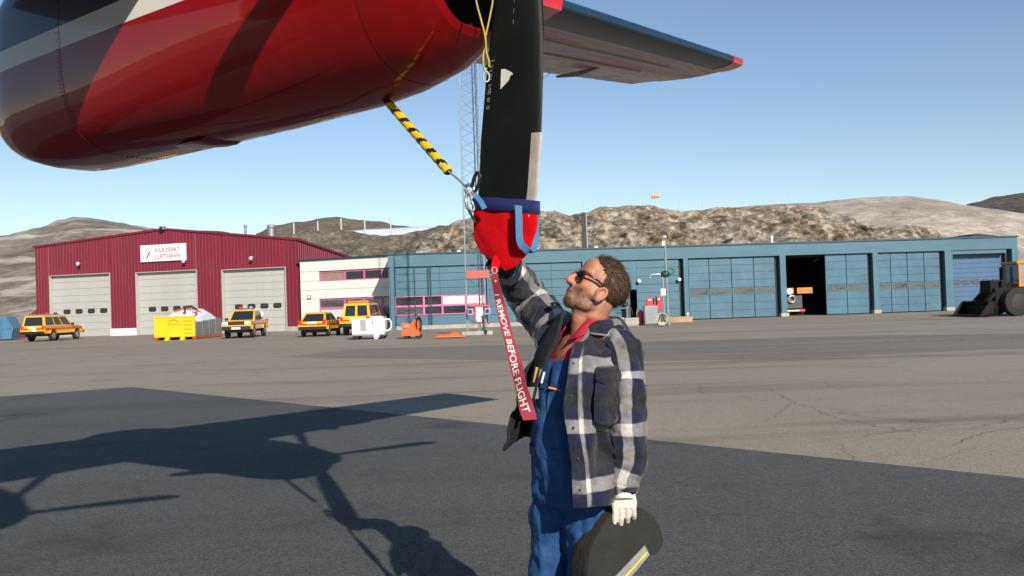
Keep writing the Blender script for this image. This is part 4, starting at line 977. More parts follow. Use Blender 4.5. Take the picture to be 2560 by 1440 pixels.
p = atY(2040, 650, 70); G = MB(); G.cyl((-.2, 0, -.1), (.2, 0, .1), .04, n=6)
# fluorescent tube hanging in the dark hall
tag(mk('hall_lamp', G, M['skylamp'], loc=p), 'unlit tube lamp hanging in the dark open bay', 'lamp')

# --- wheel loader at the right edge
p = g2(2545, 790); T = thing('wheel_loader', 'big dark wheel loader with orange cab roof at the right edge', 'loader', (p.x, p.y+1.2, 0), R(180+4))
# local x forward = towards the left of the picture
blk = pm('near_black_metal', (.009, .0085, .008), .7, dirt=.3, dirtcol=(.03, .02, .015), spec=.2)  # near-black metal with faint brown patches
for (x, y) in ((.05, -1.05), (.05, 1.05), (-2.9, -1.05), (-2.9, 1.05)): wheel(T, x, y, .74, .55, 20, rim='black')
G = MB(); G.bbox(-4.1, -1.6, -.85, .85, .75, 1.75, .08); mk('engine_hood', G, M['orange2'], T, smooth=40)
G = MB(); G.bbox(-1.9, 1.0, -.75, .75, .55, 1.5, .08); G.bbox(.2, 1.1, -.5, .5, 1.2, 1.9, .05); mk('front_frame', G, blk, T)
G = MB(); G.bbox(-1.95, -.25, -.75, .75, 2.7, 2.85, .04); mk('cab_roof', G, M['orange2'], T)
G = MB(); G.bbox(-1.9, -.35, -.7, .7, 1.5, 1.72, .02)
G.box(-.45, -.36, -.7, -.62, 1.72, 2.7); G.box(-.45, -.36, .62, .7, 1.72, 2.7); G.box(-1.9, -1.8, -.7, -.62, 1.72, 2.7); G.box(-1.9, -1.8, .62, .7, 1.72, 2.7); cb = mk('cab_frame', G, M['orange2'], T)
gl = pm('pale_cab_glass', (.32, .31, .34), .08, metal=.6); 
G = MB(); G.box(-1.8, -.46, -.68, -.65, 1.74, 2.68); G.box(-1.8, -.46, .65, .68, 1.74, 2.68); G.box(-.42, -.4, -.61, .61, 1.74, 2.68); G.box(-1.87, -1.85, -.61, .61, 1.74, 2.68); mk('cab_window', G, gl, cb)
G = MB(); G.cyl((-1.4, -.7, 2.5), (-.7, -.72, 2.2), .03, n=6); mk('wiper', G, M['white'], cb)
G = MB(); G.cyl((-.1, -.5, 1.5), (-.1, -.5, 2.6), .07, n=8); mk('exhaust_pipe', G, blk, T)
for y in (-.6, .6):
    G = MB(); G.tube([(.1, y, 1.6), (.8, y, 1.35), (1.5, y, .65)], .13, 6); mk('lift_arm', G, blk, T)
    G = MB(); G.bbox(.3, .6, y-.1, y+.1, 1.5, 1.85, .03); mk('work_lamp', G, blk, T)
bw = 1.35; G = MB(); prof = [(2.0, .15), (1.95, .9), (2.15, 1.25), (2.35, 1.25), (2.2, .9), (2.25, .3), (3.0, .12), (3.0, .05), (2.1, .05)]
G.prism(prof, lambda a, b, d: (a, d, b), -bw, bw); G.prism([(2.0, .06), (3.0, .06), (2.4, 1.25), (2.15, 1.25), (1.95, .9)], lambda a, b, d: (a, d, b), -bw, -bw+.05); G.prism([(2.0, .06), (3.0, .06), (2.4, 1.25), (2.15, 1.25), (1.95, .9)], lambda a, b, d: (a, d, b), bw-.05, bw)
G.xf(Matrix.Translation((-.75, 0, 0)) @ Matrix.Diagonal((1, 1, .66, 1))); mk('bucket', G, blk, T)
G = MB(); G.cyl((.0, -.95, 1.5), (.6, -.95, 1.5), .12, n=8); mk('mudguard', G, blk, T)

# --- blue skip at the left edge
p = g2(22, 851); T = thing('blue_skip', 'faceted blue steel skip at the left edge beside the yellow pickup', 'skip', (p.x-.55, p.y+1, 0), R(6))
out = [(-1.6, .12), (.5, .12), (.66, .9), (.2, 1.75), (-1.6, 1.75)]
G = MB(); G.prism(out, lambda a, b, d: (a, d, b), -.8, .9); mk('shell', G, M['blue_skip'], T)
G = MB()
for (a, b) in (((.5, .12), (.66, .9)), ((.66, .9), (.2, 1.75)), ((-.2, .12), (-.2, 1.7)), ((-1.2, .12), (-1.2, 1.7))):
    G.obox(((a[0]+b[0])/2, -.83, (a[1]+b[1])/2), (abs(.04), 0, 0), (0, .04, 0), ((b[0]-a[0])/2, 0, (b[1]-a[1])/2))
G.box(-1.6, .64, -.86, -.8, .86, .95); mk('rib', G, M['blue_skip'], T)
G = MB(); G.add([(-1.3, -.805, 1.1), (-.35, -.805, 1.0), (-.6, -.805, 1.55), (-1.3, -.805, 1.6)], [(0, 1, 2, 3)]); G.xf(Matrix.Translation((0, -.004, 0))); mk('dark_hatch', G, M['darkgrey'], T)
# brown scrub bank and dark gate between skip and station
p = g2(70, 838); G = MB()
for k in range(16):
    G.ell((random.uniform(-1.6, 1.4), random.uniform(1, 3), random.uniform(.3, 1.3)), (random.uniform(.4, .9),)*3, nu=8, nv=6)
tag(mk('rubble_heap', remesh(G, .16, 1), M['concrete'], loc=(p.x, p.y+6, -.3), smooth=20), 'dull brown rubble heap between the skip and the maroon station', 'rubble')
fa = gnd(80, 842); G = MB(); G.add([(0, 0, 0), (1.6, 0, 0), (1.6, 0, 2.4), (.9, 0, 1.9)], [(0, 1, 2, 3)]); G.v += [q+Vector((0, .12, 0)) for q in G.v[:4]]
G.f += [[4, 7, 6, 5], [0, 4, 5, 1], [1, 5, 6, 2], [2, 6, 7, 3], [3, 7, 4, 0]]; G.m += [0]*5; G.uv += [None]*5
tag(mk('wing_wall', G, M['maroon'], loc=(F.a.x-1.62, F.a.y+.3, 0)), 'low slanting dark red wall at the left foot of the station', 'wall')

# --- thin posts along the ridge
post = pm('pale_post', (.5, .5, .48), .6)
def line_posts(L_, Y, grp, lab, rad):
    tmpl = None
    for i, (px, y0, y1) in enumerate(L_):
        a = atY(px, y0, Y); b = atY(px, y1, Y)
        G = MB(); G.cyl((0, 0, -3), (0, 0, b.z-a.z), rad, rad*.7, n=6)
        tag(mk('ridge_post', G, post, loc=a), lab(i, px), 'post', grp)
near = [(735, 584, 557), (795, 583, 553), (853, 572, 545), (912, 573, 548), (977, 577, 540)]
names = ['leftmost', 'second', 'third', 'fourth', 'last']
line_posts(near, 132, 'pale posts across the snow behind the annexe', lambda i, px: f'{names[i]} pale post from the left on the snowy saddle behind the annexe', .13)
far_ = [(1037, 572, 540), (1097, 566, 528), (1399, 540, 506), (1459, 536, 500)]
line_posts(far_, 140, 'thin posts standing on the cliff crest', lambda i, px: ['thin post on the crest right of the snowy saddle', 'thin post on the crest left of the lattice mast', 'thin post on the cliff crest just right of the blade', 'thin post on the cliff crest above the black flue'][i], .07)
line_posts([(1520, 545, 515)], 108, 'thin posts standing on the cliff crest', lambda i, px: 'pale post on the cliff crest before the orange windsock', .16)
line_posts([(1758, 527, 500), (1700, 533, 505), (1815, 522, 492), (1875, 518, 490), (1930, 515, 488), (1972, 514, 484)], 140, 'thin posts standing on the cliff crest',
    lambda i, px: 'thin grey post on the cliff crest, ' + ['in the dip right of the orange windsock', 'nearest to the right of the windsock', 'third to the right of the windsock', 'fourth to the right of the windsock', 'fifth to the right of the windsock', 'farthest to the right of the windsock'][i], .06)
a = atY(1640, 540, 104); zt2 = atY(1638, 491, 104).z-a.z
T = thing('windsock', 'small orange windsock on a pole above the cliff', 'windsock', a)
G = MB(); G.cyl((0, 0, -3), (0, 0, zt2), .11, .07, n=6); mk('mast', G, post, T)
G = MB(); G.tube([(.1, 0, zt2), (-.2, 0, zt2+.02), (.45, 0, zt2-.05)], [.2, .22, .12], 8); G.v = []; G.f = []; G.m = []; G.uv = []
G.tube([(-.42, 0, zt2), (-.1, 0, zt2+.02), (.25, 0, zt2), (.45, 0, zt2-.04)], [.2, .2, .16, .1], 8); mk('sock', G, pm('windsock_cloth', (.8, .38, .05), .7), T)
# ================================================================== AIRCRAFT
Nx = Vector((.78, -.63, 0)).normalized(); Wx = Vector((-Nx.y, Nx.x, 0)); Zx = Vector((0, 0, 1))   # nose, outboard, up
HUB = Vector((.103, 3.787, 3.38))
def A(s, w_, z): return Vector((HUB.x, HUB.y, 0)) - Nx*s + Wx*w_ + Zx*z
plane = thing('propeller_aircraft', 'red high wing propeller aircraft seen from below, its engine and wing filling the upper left', 'airplane', (0, 5, 0))
# paints
m, t, b = new_mat('aircraft_livery'); v = coords(t); sp = N(t, 'ShaderNodeSeparateXYZ'); t.links.new(v, sp.inputs[0])
red = ramp(t, noise_(t, v, 1.3, 4), [(.3, (.225, .001, .003)), (.7, (.295, .0015, .004))])
mottle = noise_(t, v, 5, 6, .7)
red = mixc(t, ramp(t, mottle, [(.55, 0.0), (.8, .3)]), red, (.16, .006, .01))
chips = ramp(t, noise_(t, v, 28, 2, .5), [(.76, 0.0), (.775, .8)])
gate = math_(t, 'LESS_THAN', sp.outputs[2], 2.75)
red = mixc(t, math_(t, 'MULTIPLY', chips, math_(t, 'MULTIPLY', gate, .5)), red, (.5, .3, .2))
zz = sp.outputs[2]
c = mixc(t, math_(t, 'GREATER_THAN', zz, 3.03), red, (.72, .69, .63)); c = mixc(t, math_(t, 'GREATER_THAN', zz, 3.15), c, (.006, .01, .045))
t.links.new(c, b.inputs['Base Color']); b.inputs['Roughness'].default_value = .5; b.inputs['Specular IOR Level'].default_value = .2; b.inputs['Coat Weight'].default_value = .6; b.inputs['Coat Roughness'].default_value = .04
dent = noise_(t, v, 2.2, 2, .4); bump_(t, b, dent, .12, .03)
LIV = m
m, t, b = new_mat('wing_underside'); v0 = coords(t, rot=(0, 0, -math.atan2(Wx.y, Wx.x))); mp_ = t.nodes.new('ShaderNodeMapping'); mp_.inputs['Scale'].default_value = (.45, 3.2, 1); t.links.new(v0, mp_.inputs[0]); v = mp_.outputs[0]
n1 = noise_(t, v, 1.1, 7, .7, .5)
c = ramp(t, n1, [(.34, (.3, .03, .05)), (.43, (.5, .11, .11)), (.465, (.26, .26, .36)), (.50, (.46, .30, .32)), (.535, (.6, .40, .2)), (.56, (.36, .05, .05)), (.60, (.5, .2, .2)), (.68, (.55, .48, .42))])  # red and grey paint, with reflections put into the streak colours
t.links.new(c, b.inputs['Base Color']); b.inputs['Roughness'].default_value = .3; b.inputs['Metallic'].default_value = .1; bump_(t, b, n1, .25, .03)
UND = m
BOOT = pm('deicing_boot_rubber', (.012, .035, .06), .32, var=.15, vs=3, dirt=.15, dirtcol=(.06, .07, .08))
REDP = pm('red_aircraft_paint', (.55, .008, .012), .3, coat=1)
GREYP = pm('grey_aircraft_paint', (.42, .37, .35), .35, coat=.5, dirt=.4, dirtcol=(.1, .08, .08))
PROP = pm('propeller_black_paint', (.0045, .0055, .0045), .55, var=.3, vs=3, spec=.22, dirt=.25, dirtcol=(.011, .014, .011), bump=.1, bs=30)
ERO = pm('beige_erosion_strip', (.30, .25, .215), .5, var=.12, vs=6, dirt=.5, dirtcol=(.16, .13, .11))
SEAM = pm('dark_seam', (.11, .002, .004), .6)
INTK = pm('intake_black', (.003, .003, .004), .7)
NS = 48
def sring(s, hw, zb, zt_, ex=2.5, w0=0.0, slant=0.0):
    P = []; zc = (zb+zt_)/2; hz = (zt_-zb)/2
    for k in range(NS):
        a = 2*math.pi*k/NS; ca, sa = math.cos(a), math.sin(a)
        z = zc+hz*math.copysign(abs(sa)**(2/ex), sa); ww = hw*math.copysign(abs(ca)**(2/ex), ca)
        P.append(A(s-slant*(z-zb)/(zt_-zb), w0+ww, z))
    return P
NAC = [(.30, .365, 2.66, 3.74), (.36, .385, 2.62, 3.77), (.5, .405, 2.55, 3.80), (.72, .425, 2.50, 3.83), (.96, .435, 2.475, 3.86), (1.6, .45, 2.46, 3.9), (2.28, .46, 2.465, 3.9), (2.95, .46, 2.475, 3.86),
       (3.4, .46, 2.475, 3.78), (3.66, .455, 2.485, 3.70), (3.85, .43, 2.53, 3.62), (4.0, .385, 2.61, 3.54), (4.12, .32, 2.72, 3.46), (4.2, .24, 2.86, 3.38), (4.24, .15, 2.98, 3.30), (4.26, .07, 3.06, 3.22)]
def ss0(a, b, x): t_ = max(0, min(1, (x-a)/(b-a))); return t_*t_*(3-2*t_)
def dense(tab, k=3):
    out = []
    for a, b_2 in zip(tab, tab[1:]):
        for i in range(k): out.append(tuple(lerp(x, y, i/k) for x, y in zip(a, b_2)))
    return out+[tab[-1]]
def nacelle(w0):
    G = MB(); G.loft([sring(s, h, zb, zt_, 2.35+.75*ss0(1.5, 3.0, s), w0, max(0, .18-.3*(s-.3))) for s, h, zb, zt_ in dense(NAC)], caps=False, uv=False)
    lip0 = sring(.30, .365, 2.66, 3.74, 2.35, w0, .18); lip1 = sring(.275, .345, 2.685, 3.70, 2.35, w0, .18)
    def duct(s, g=0): return sring(s, .335-g, 2.70+g, 3.42-g, 2.3, w0, .10)
    G2 = MB(); G2.loft([lip0, lip1, duct(.29)], caps=False, uv=False); G.ext(G2)
    nc = mk('engine_nacelle', G, LIV, plane, smooth=50, world=True)
    G = MB(); G.loft([duct(.29), duct(.45, .02), duct(.8, .05)], caps=False, uv=False)
    e = duct(.8, .05); G.add(e, [list(range(NS))]); mk('intake_duct', G, INTK, nc, smooth=50, world=True)
    # rings of the cowling: seam strap, drain fairing, exhaust stub
    G = MB(); G.loft([[A(2.0, w0-.1, 2.48), A(2.0, w0+.1, 2.48), A(2.0, w0, 2.475)], [A(2.12, w0-.12, 2.46), A(2.12, w0+.12, 2.46), A(2.12, w0, 2.45)], [A(2.22, w0-.12, 2.46), A(2.22, w0+.12, 2.46), A(2.22, w0, 2.45)], [A(2.5, w0-.06, 2.475), A(2.5, w0+.06, 2.475), A(2.5, w0, 2.47)]], uv=False)
    mk('drain_fairing', G, LIV, nc, smooth=60, world=True)
    if w0 == 0:
        for s0 in (.62, 2.9):
            row = None
            for (a_, b_3) in zip(NAC, NAC[1:]):
                if a_[0] <= s0 <= b_3[0]: f = (s0-a_[0])/(b_3[0]-a_[0]); row = [lerp(x, y, f) for x, y in zip(a_, b_3)]
            ex = 2.35+.75*ss0(1.5, 3.0, s0); r0 = sring(s0, row[1]+.0015, row[2]-.0015, row[3], ex, w0, max(0, .18-.3*(s0-.3))); r1 = sring(s0+.005, row[1]+.0015, row[2]-.0015, row[3], ex, w0, max(0, .18-.3*(s0-.3)))
            G = MB(); G.loft([r0, r1], caps=False, uv=False); mk('cowl_seam', G, SEAM, nc, smooth=60, world=True)
            G = MB()
            for k in range(24, 47):
                for q in range(4):
                    c_ = r0[k].lerp(r0[(k+1) % NS], q/4)-Nx*.03; G.ell(c_, (.0035, .0035, .0035), nu=6, nv=4)
            rv = mk('rivets', G, SEAM, nc, world=True); rv['kind'] = 'stuff'
    return nc
def disc(w0, ang):
    H = HUB+Wx*w0
    G = MB(); G.tube([H-Nx*.16, H-Nx*.1, H+Nx*.08, H+Nx*.24, H+Nx*.36, H+Nx*.42], [.28, .285, .27, .2, .1, .02], 28); mk('spinner', G, PROP, plane, smooth=60, world=True)
    CH = [(.26, .10), (.4, .14), (.6, .205), (.8, .245), (1.0, .268), (1.22, .285), (1.42, .278), (1.54, .245), (1.62, .19), (1.66, .09), (1.67, .02)]
    TH = [(.26, .09), (.4, .06), (.6, .045), (.9, .032), (1.3, .02), (1.7, .008)]
    out = []
    for k in range(4):
        an = R(ang+90*k); dr = -Zx*math.cos(an) - Wx*math.sin(an); T_ = Wx*math.cos(an) - Zx*math.sin(an)
        G = MB(); rings = []
        for r, ch in dense(CH, 4):
            tw = R(12)*(1-r/1.7); cN = Nx*math.cos(tw)+T_*math.sin(tw); cT = T_*math.cos(tw)-Nx*math.sin(tw); th = interp(TH, min(r, 1.66)); ring = []
            for q in range(24):
                a = 2*math.pi*q/24; cx = .5*math.cos(a); ring.append(H-Nx*.0+dr*r+cN*(cx*ch+.02)+cT*(th*.5*math.sin(a)*(1.0+.5*math.cos(a))))
            rings.append(ring)
        G.loft(rings, uv=False); bl = mk('propeller_blade', G, PROP, plane, smooth=60, world=True); out.append((bl, dr, T_, H, CH, TH))
    return out
nac = nacelle(0.0); BL = disc(0.0, 8)
nac2 = nacelle(-3.2); BL2 = disc(-3.2, 12)
bl, dr, T_, H, CH, TH = BL[0]
def onblade(r, c_, off=.002):
    """point on the camera side face of the hanging blade; c_ -0.5 trailing .. 0.5 leading edge"""
    ch = sinterp(CH, r); tw = R(12)*(1-r/1.7); cN = Nx*math.cos(tw)+T_*math.sin(tw); cT = T_*math.cos(tw)-Nx*math.sin(tw)
    a = math.acos(max(-1, min(1, 2*c_))); th = interp(TH, r)*.5*math.sin(a)*(1+.5*math.cos(a))
    return H+dr*r+cN*(c_*ch+.02)-cT*(th+off)
z2r = lambda py: ((HUB.z-(1.55+(757-py)/FPX*3.68))/math.cos(R(8)))
# erosion strip wrapped on the leading edge
G = MB(); rows_ = []
for i in range(26):
    r = lerp(z2r(346), 1.58, i/25); row = [onblade(r, c_, .0035) for c_ in (.37, .40, .43, .455, .48, .495)]
    tw = R(12)*(1-r/1.7); cN = Nx*math.cos(tw)+T_*math.sin(tw); ch = sinterp(CH, r)
    row.append(H+dr*r+cN*(.5*ch+.024)); rows_.append(row)
V_ = [p for r_ in rows_ for p in r_]; n_ = 7
G.add(V_, [(i*n_+j, i*n_+j+1, (i+1)*n_+j+1, (i+1)*n_+j) for i in range(25) for j in range(n_-1)]); mk('erosion_strip', G, ERO, bl, world=True, smooth=60)
STK = pm('white_sticker', (.55, .53, .46), .6, var=.1, vs=30)
G = MB(); tri = [(z2r(170), -.20), (z2r(172), -.12), (z2r(184), .0), (z2r(190), .03), (z2r(192), -.02), (z2r(200), -.03), (z2r(206), -.06), (z2r(222), -.19)]
G.add([onblade(r, c_, .003) for r, c_ in tri], [list(range(len(tri)))]); mk('triangle_sticker', G, STK, bl, world=True)
# stencilled serial marks along the trailing edge
PRT = pm('faded_white_print', (.16, .16, .15), .7, var=.2, vs=20)
def stencil(body, r0, r1, c0, hgt):
    L = r1-r0; G = text_mb(body, hgt, lambda x, y, w_: onblade(r0+L*x/w_, c0-(y/.27), .003)); mk('stencil_lettering', G, PRT, bl, world=True)
stencil('J 2151 NE', z2r(140), z2r(230), -.37, .022); stencil('B 2', z2r(236), z2r(268), -.38, .02)
stencil('- - -', z2r(-10), z2r(60), .0, .02)
# ------------------------------------------------------ wing
sLE = lambda w_: 1.50+.0*w_
sTE = lambda w_: 3.65-.14*w_
zLE = lambda w_: 3.50+.033*w_
zTE = lambda w_: 3.52+.046*w_
AF = [(0, 0), (.006, .24), (.02, .44), (.06, .66), (.09, .76), (.16, .84), (.28, .98), (.42, 1.0), (.6, .82), (.8, .45), (1.0, .03)]
def afpt(w_, c, side, off=0.0, tip=0.0):
    h = interp(AF, c); chd = sTE(w_)-sLE(w_); th = chd*.055*(1.15 if side > 0 else .75)
    if tip: h *= tip
    s = sLE(w_)+c*chd
    if c < .01 and off: s -= off
    z = lerp(zLE(w_), zTE(w_), c)+side*(h*th+off)
    return A(s, w_, z)
CS = [0, .004, .012, .03, .055, .09, .14, .2, .3, .42, .55, .68]
def wing_ring(w_, c1=.72, tw=None):
    cs = [c for c in CS if c < c1]+[c1]
    wr = (lambda c: w_) if tw is None else tw
    up = [afpt(wr(c), c, 1) for c in cs[::-1]]; dn = [afpt(wr(c), c, -1) for c in cs[1:]]
    return up+dn
tipw = lambda c: 5.12+.36*c
W_ = [-10, -8, -6, -4, -3, -2, -1, -.3, .3, 1, 2, 3, 4, 4.5, 4.8]
G = MB(); G.loft([wing_ring(w_) for w_ in W_]+[wing_ring(0, tw=tipw)], uv=False); wg = mk('wing', G, UND, plane, smooth=40, world=True)
# control surfaces with real gaps: flap inboard, aileron outboard
def surf(name, wa, wb, c0, c1, drop=0.0, tw=None, mt=UND):
    G = MB(); R3 = []
    n_ = 6
    for i in range(n_+1):
        w_ = lerp(wa, wb, i/n_); f = (lambda c: w_) if not (tw and i == n_) else tw
        pts = [afpt(f(c0), c0, .9)-Zx*0, afpt(f((c0+c1)/2), (c0+c1)/2, .9)-Zx*drop*.5, afpt(f(c1), c1, 1)-Zx*drop, afpt(f(c1), c1, -1)-Zx*(drop+.01), afpt(f((c0+c1)/2), (c0+c1)/2, -.9)-Zx*drop*.5, afpt(f(c0), c0, -.9)]
        R3.append(pts)
    G.loft(R3, uv=False); return mk(name, G, mt, plane, smooth=30, world=True)
surf('flap', -3.1, -.5, .735, 1.0); surf('flap', .5, 2.9, .735, 1.0, .02)
surf('aileron', 2.94, 4.85, .735, 1.0, .0); surf('wing_tip_panel', 4.87, 5.15, .735, 1.0, 0, tipw, UND)
for w_ in (1.1, 2.3, 3.3, 4.2):
    G = MB(); G.loft([[A(s, w_+dx, lerp(zLE(w_), zTE(w_), .75)-.055-dz*.5) for dx, dz in ((-.02, 0), (.02, 0), (.012, h), (-.012, h))] for s, h in ((lerp(sLE(w_), sTE(w_), .6), .02), (lerp(sLE(w_), sTE(w_), .75), .09), (lerp(sLE(w_), sTE(w_), .9), .03))], uv=False)
    mk('hinge_fairing', G, UND, wg, smooth=40, world=True)
# panel seams below the wing: slim raised strips
for c_ in (.3, .5):
    G = MB()
    P = [afpt(w_, c_, -1, .004) for w_ in (.5, 1.5, 2.5, 3.5, 4.6)]; G.tube(P, .008, 5); mk('seam_strip', G, GREYP, wg, world=True)
# leading edge: grey sleeve, red band, de-icing boot, red tip
def le_shell(name, wa, wb, cmax, off, mt, n=10, tw=None, parent=None):
    cs = [c for c in CS if c <= cmax]; rr_ = []
    for i in range(n+1):
        w_ = lerp(wa, wb, i/n); up = [afpt(w_, c, 1, off) for c in cs[::-1]]; dn = [afpt(w_, c, -1, off) for c in cs[1:]]
        up[-1] = A(sLE(w_)-off*1.1, w_, zLE(w_)); rr_.append(up+dn)
    G = MB(); G.loft(rr_, uv=False); return mk(name, G, mt, parent or wg, smooth=50, world=True)
le_shell('leading_edge_sleeve', .46, 1.95, .14, .035, GREYP)
le_shell('red_band', 1.95, 2.28, .14, .045, REDP)
le_shell('deicing_boot', 2.28, 4.95, .14, .012, BOOT)
le_shell('red_tip_cap', 4.95, 5.13, .14, .016, REDP, 4)
G = MB(); q = A(sLE(1.55), 1.55, zLE(1.55)); G.ell(q+Vector((0, 0, -.03))+Nx*.07, (.1, .1, .07), nu=14, nv=10); mk('landing_light_recess', G, INTK, wg, world=True)
for (w_, s) in ((3.2, 3.25), (3.9, 3.2), (4.3, 3.15), (2.4, 3.35)):
    p0 = A(sTE(w_)-.03, w_, zTE(w_)); G = MB(); G.cyl(p0, p0-Nx*.16-Zx*.05, .004, .002, n=4); mk('static_wick', G, M['greymetal'], wg, world=True)
# ------------------------------------------------------ cover on the blade tip
COV = pm('red_cover_canvas', (.50, .003, .006), .95, var=.12, vs=5, bump=.25, bs=90, spec=.1)
BND = pm('dark_blue_webbing', (.006, .013, .085), .7, bump=.2, bs=150); WEB = pm('light_blue_webbing', (.035, .14, .27), .7, bump=.2, bs=150)
cov = thing('blade_cover', 'red canvas cover with blue hem pulled over the hanging propeller blade tip', 'cover', H+dr*1.7)
cN = Nx; cT = T_
def cring(z, half, th, shift=0.0, n=40, tilt=0.0):
    r = (HUB.z-z)/math.cos(R(8)); c0 = H+dr*r+cN*(.02+shift); P = []
    for k in range(n):
        a = 2*math.pi*k/n; q = c0+cN*half*math.cos(a)+cT*th*.48*math.sin(a)*(1-.35*abs(math.cos(a)))
        q += Zx*tilt*math.cos(a); P.append(q)
    return P
CV = [(1.925, .158, .040), (1.90, .157, .042), (1.87, .156, .044), (1.83, .152, .045), (1.79, .142, .044), (1.76, .128, .04), (1.735, .108, .034), (1.715, .085, .026), (1.70, .06, .018), (1.692, .03, .010)]
G = MB(); G.loft([cring(z, h, t_, -.006-.10*(.158-h), tilt=-.022) for z, h, t_ in dense(CV, 4)], caps=False, uv=False)
def vnormals(mb):
    nn = [Vector((0, 0, 0)) for _ in mb.v]
    for f in mb.f:
        if len(f) < 3: continue
        a, b_2, c = mb.v[f[0]], mb.v[f[1]], mb.v[f[2]]; q = (b_2-a).cross(c-a)
        for i in f: nn[i] += q
    return [n_.normalized() if n_.length > 0 else Vector((0, 0, 1)) for n_ in nn]
def disp(mb, fn):
    nn = vnormals(mb); mb.v = [p+n_*fn(p, i) for i, (p, n_) in enumerate(zip(mb.v, nn))]; return mb
disp(G, lambda p, i: .0022*fbm(Vector((p.x*15+p.z*6, p.y*9, p.z*5)), 3)+.0022*math.sin((p.x*1.3+p.z*.5)*60+fbm(p*7)*5)*ss0(1.70, 1.8, p.z))
cm_ = mk('canvas_bag', G, COV, cov, smooth=80, world=True)
G = MB(); G.loft([cring(1.942, .158, .052, -.006, tilt=-.022), cring(1.940, .164, .062, -.006, tilt=-.022), cring(1.895, .164, .064, -.006, tilt=-.022), cring(1.893, .158, .054, -.006, tilt=-.022)], caps=False, uv=False)
disp(G, lambda p, i: .003*fbm(p*14, 2)); mk('hem_band', G, BND, cov, smooth=80, world=True)
def ribbon(pts, wd, th, side, mt, nm, parent, n=1, widths=None):
    """flat strap through pts; side = direction across the strap"""
    P = [Vector(p) for p in pts]; rings = []
    for i, p in enumerate(P):
        t_ = (P[min(i+1, len(P)-1)]-P[max(0, i-1)]).normalized(); s_2 = side[i] if isinstance(side, list) else side
        s_2 = Vector(s_2); s_2 = (s_2-t_*s_2.dot(t_)).normalized(); nn = t_.cross(s_2); w2 = (widths[i] if widths else wd)/2
        rings.append([p-s_2*w2-nn*th, p+s_2*w2-nn*th, p+s_2*w2+nn*th, p-s_2*w2+nn*th])
    G = MB(); G.loft(rings, uv=False); return mk(nm, G, mt, parent, smooth=35, world=True)
def bez(pts, n=8):
    P = [Vector(p) for p in pts]; out = []
    for i in range(len(P)-1):
        p0, p1, p2, p3 = P[max(0, i-1)], P[i], P[i+1], P[min(len(P)-1, i+2)]
        for k in range(n):
            t_ = k/n; out.append(.5*((2*p1)+(-p0+p2)*t_+(2*p0-5*p1+4*p2-p3)*t_*t_+(-p0+3*p1-3*p2+p3)*t_**3))
    return out+[P[-1]]
ribbon(bez([atY(1296, 514, 3.50), atY(1297, 545, 3.49), atY(1299, 600, 3.49), atY(1310, 618, 3.5), atY(1326, 630, 3.52), atY(1338, 612, 3.55), atY(1340, 570, 3.56), atY(1338, 524, 3.55)]), .026, .002, (1, .3, 0), WEB, 'handle_strap', cov)
ribbon(bez([atY(1290, 512, 3.53), atY(1291, 560, 3.53), atY(1293, 606, 3.53)]), .014, .003, (1, 0, 0), M['black'], 'gap_shade_strip', cov)  # black ribbon put in for the shaded gap beside the strap
G = MB(); G.box(0, 0, 0, 0, 0, 0); 
ribbon([atY(1188, 488, 3.62), atY(1202, 504, 3.60), atY(1212, 522, 3.59)], .02, .002, (1, 0, 0), WEB, 'side_strap', cov)
q = atY(1325, 540, 3.53); G = MB(); G.obox(q, (.006, 0, 0), (0, .002, 0), (0, 0, .003)); mk('white_label', G, M['white'], cov, world=True)
ribbon(bez([atY(1248, 640, 3.60), atY(1240, 656, 3.59), atY(1236, 680, 3.58)]), .03, .003, (1, 0, 0), COV, 'pull_tab', cov)
# ------------------------------------------------------ warning streamer
stp = bez([atY(1235, 686, 3.58), atY(1246, 740, 3.55), atY(1268, 830, 3.48), atY(1288, 905, 3.42), atY(1307, 985, 3.36), atY(1325, 1050, 3.31)], 10)
st = thing('warning_streamer', 'faded crimson ribbon with white lettering hanging from the red blade cover', 'streamer', stp[-1])
STR = pm('faded_crimson_ribbon', (.25, .016, .038), .75, var=.15, vs=7, dirt=.3, dirtcol=(.36, .12, .15), bump=.2, bs=120)
nP = len(stp); wds = [lerp(.030, .052, min(1, i/(nP*.8))) for i in range(nP)]
sd = [(Vector((1, -.15, 0))*(1)+Vector((0, -.75*math.sin(i*.21), 0))).normalized() for i in range(nP)]
rb = ribbon(stp, .05, .0012, sd, STR, 'ribbon', st, widths=wds)
LL = [0]
for i in range(1, nP): LL.append(LL[-1]+(stp[i]-stp[i-1]).length)
def onrib(d, off, lift=.0035):
    for i in range(1, nP):
        if LL[i] >= d or i == nP-1:
            f = (d-LL[i-1])/(LL[i]-LL[i-1]); p = stp[i-1].lerp(stp[i], f); t_ = (stp[i]-stp[i-1]).normalized(); s_2 = Vector(sd[i]); s_2 = (s_2-t_*s_2.dot(t_)).normalized()
            nn = t_.cross(s_2); nn = nn if nn.y < 0 else -nn
            return p+s_2*off*(wds[i]/.058)+nn*lift
G = text_mb('/ REMOVE BEFORE FLIGHT', .044, lambda x, y, w_: onrib(LL[-1]*(.13+.82*x/w_), -.020+y*.98))
mk('white_lettering', G, pm('white_ribbon_print', (.62, .56, .50), .7, var=.3, vs=30, dirt=.5, dirtcol=(.4, .15, .17)), rb, world=True)
G = MB(); q = atY(1236, 676, 3.575); G.tube([q+Vector((.009*math.cos(a), 0, .012*math.sin(a))) for a in [2*math.pi*k/14 for k in range(15)]], .003, 6, caps=False); mk('grommet_ring', G, M['steel'], st, world=True)
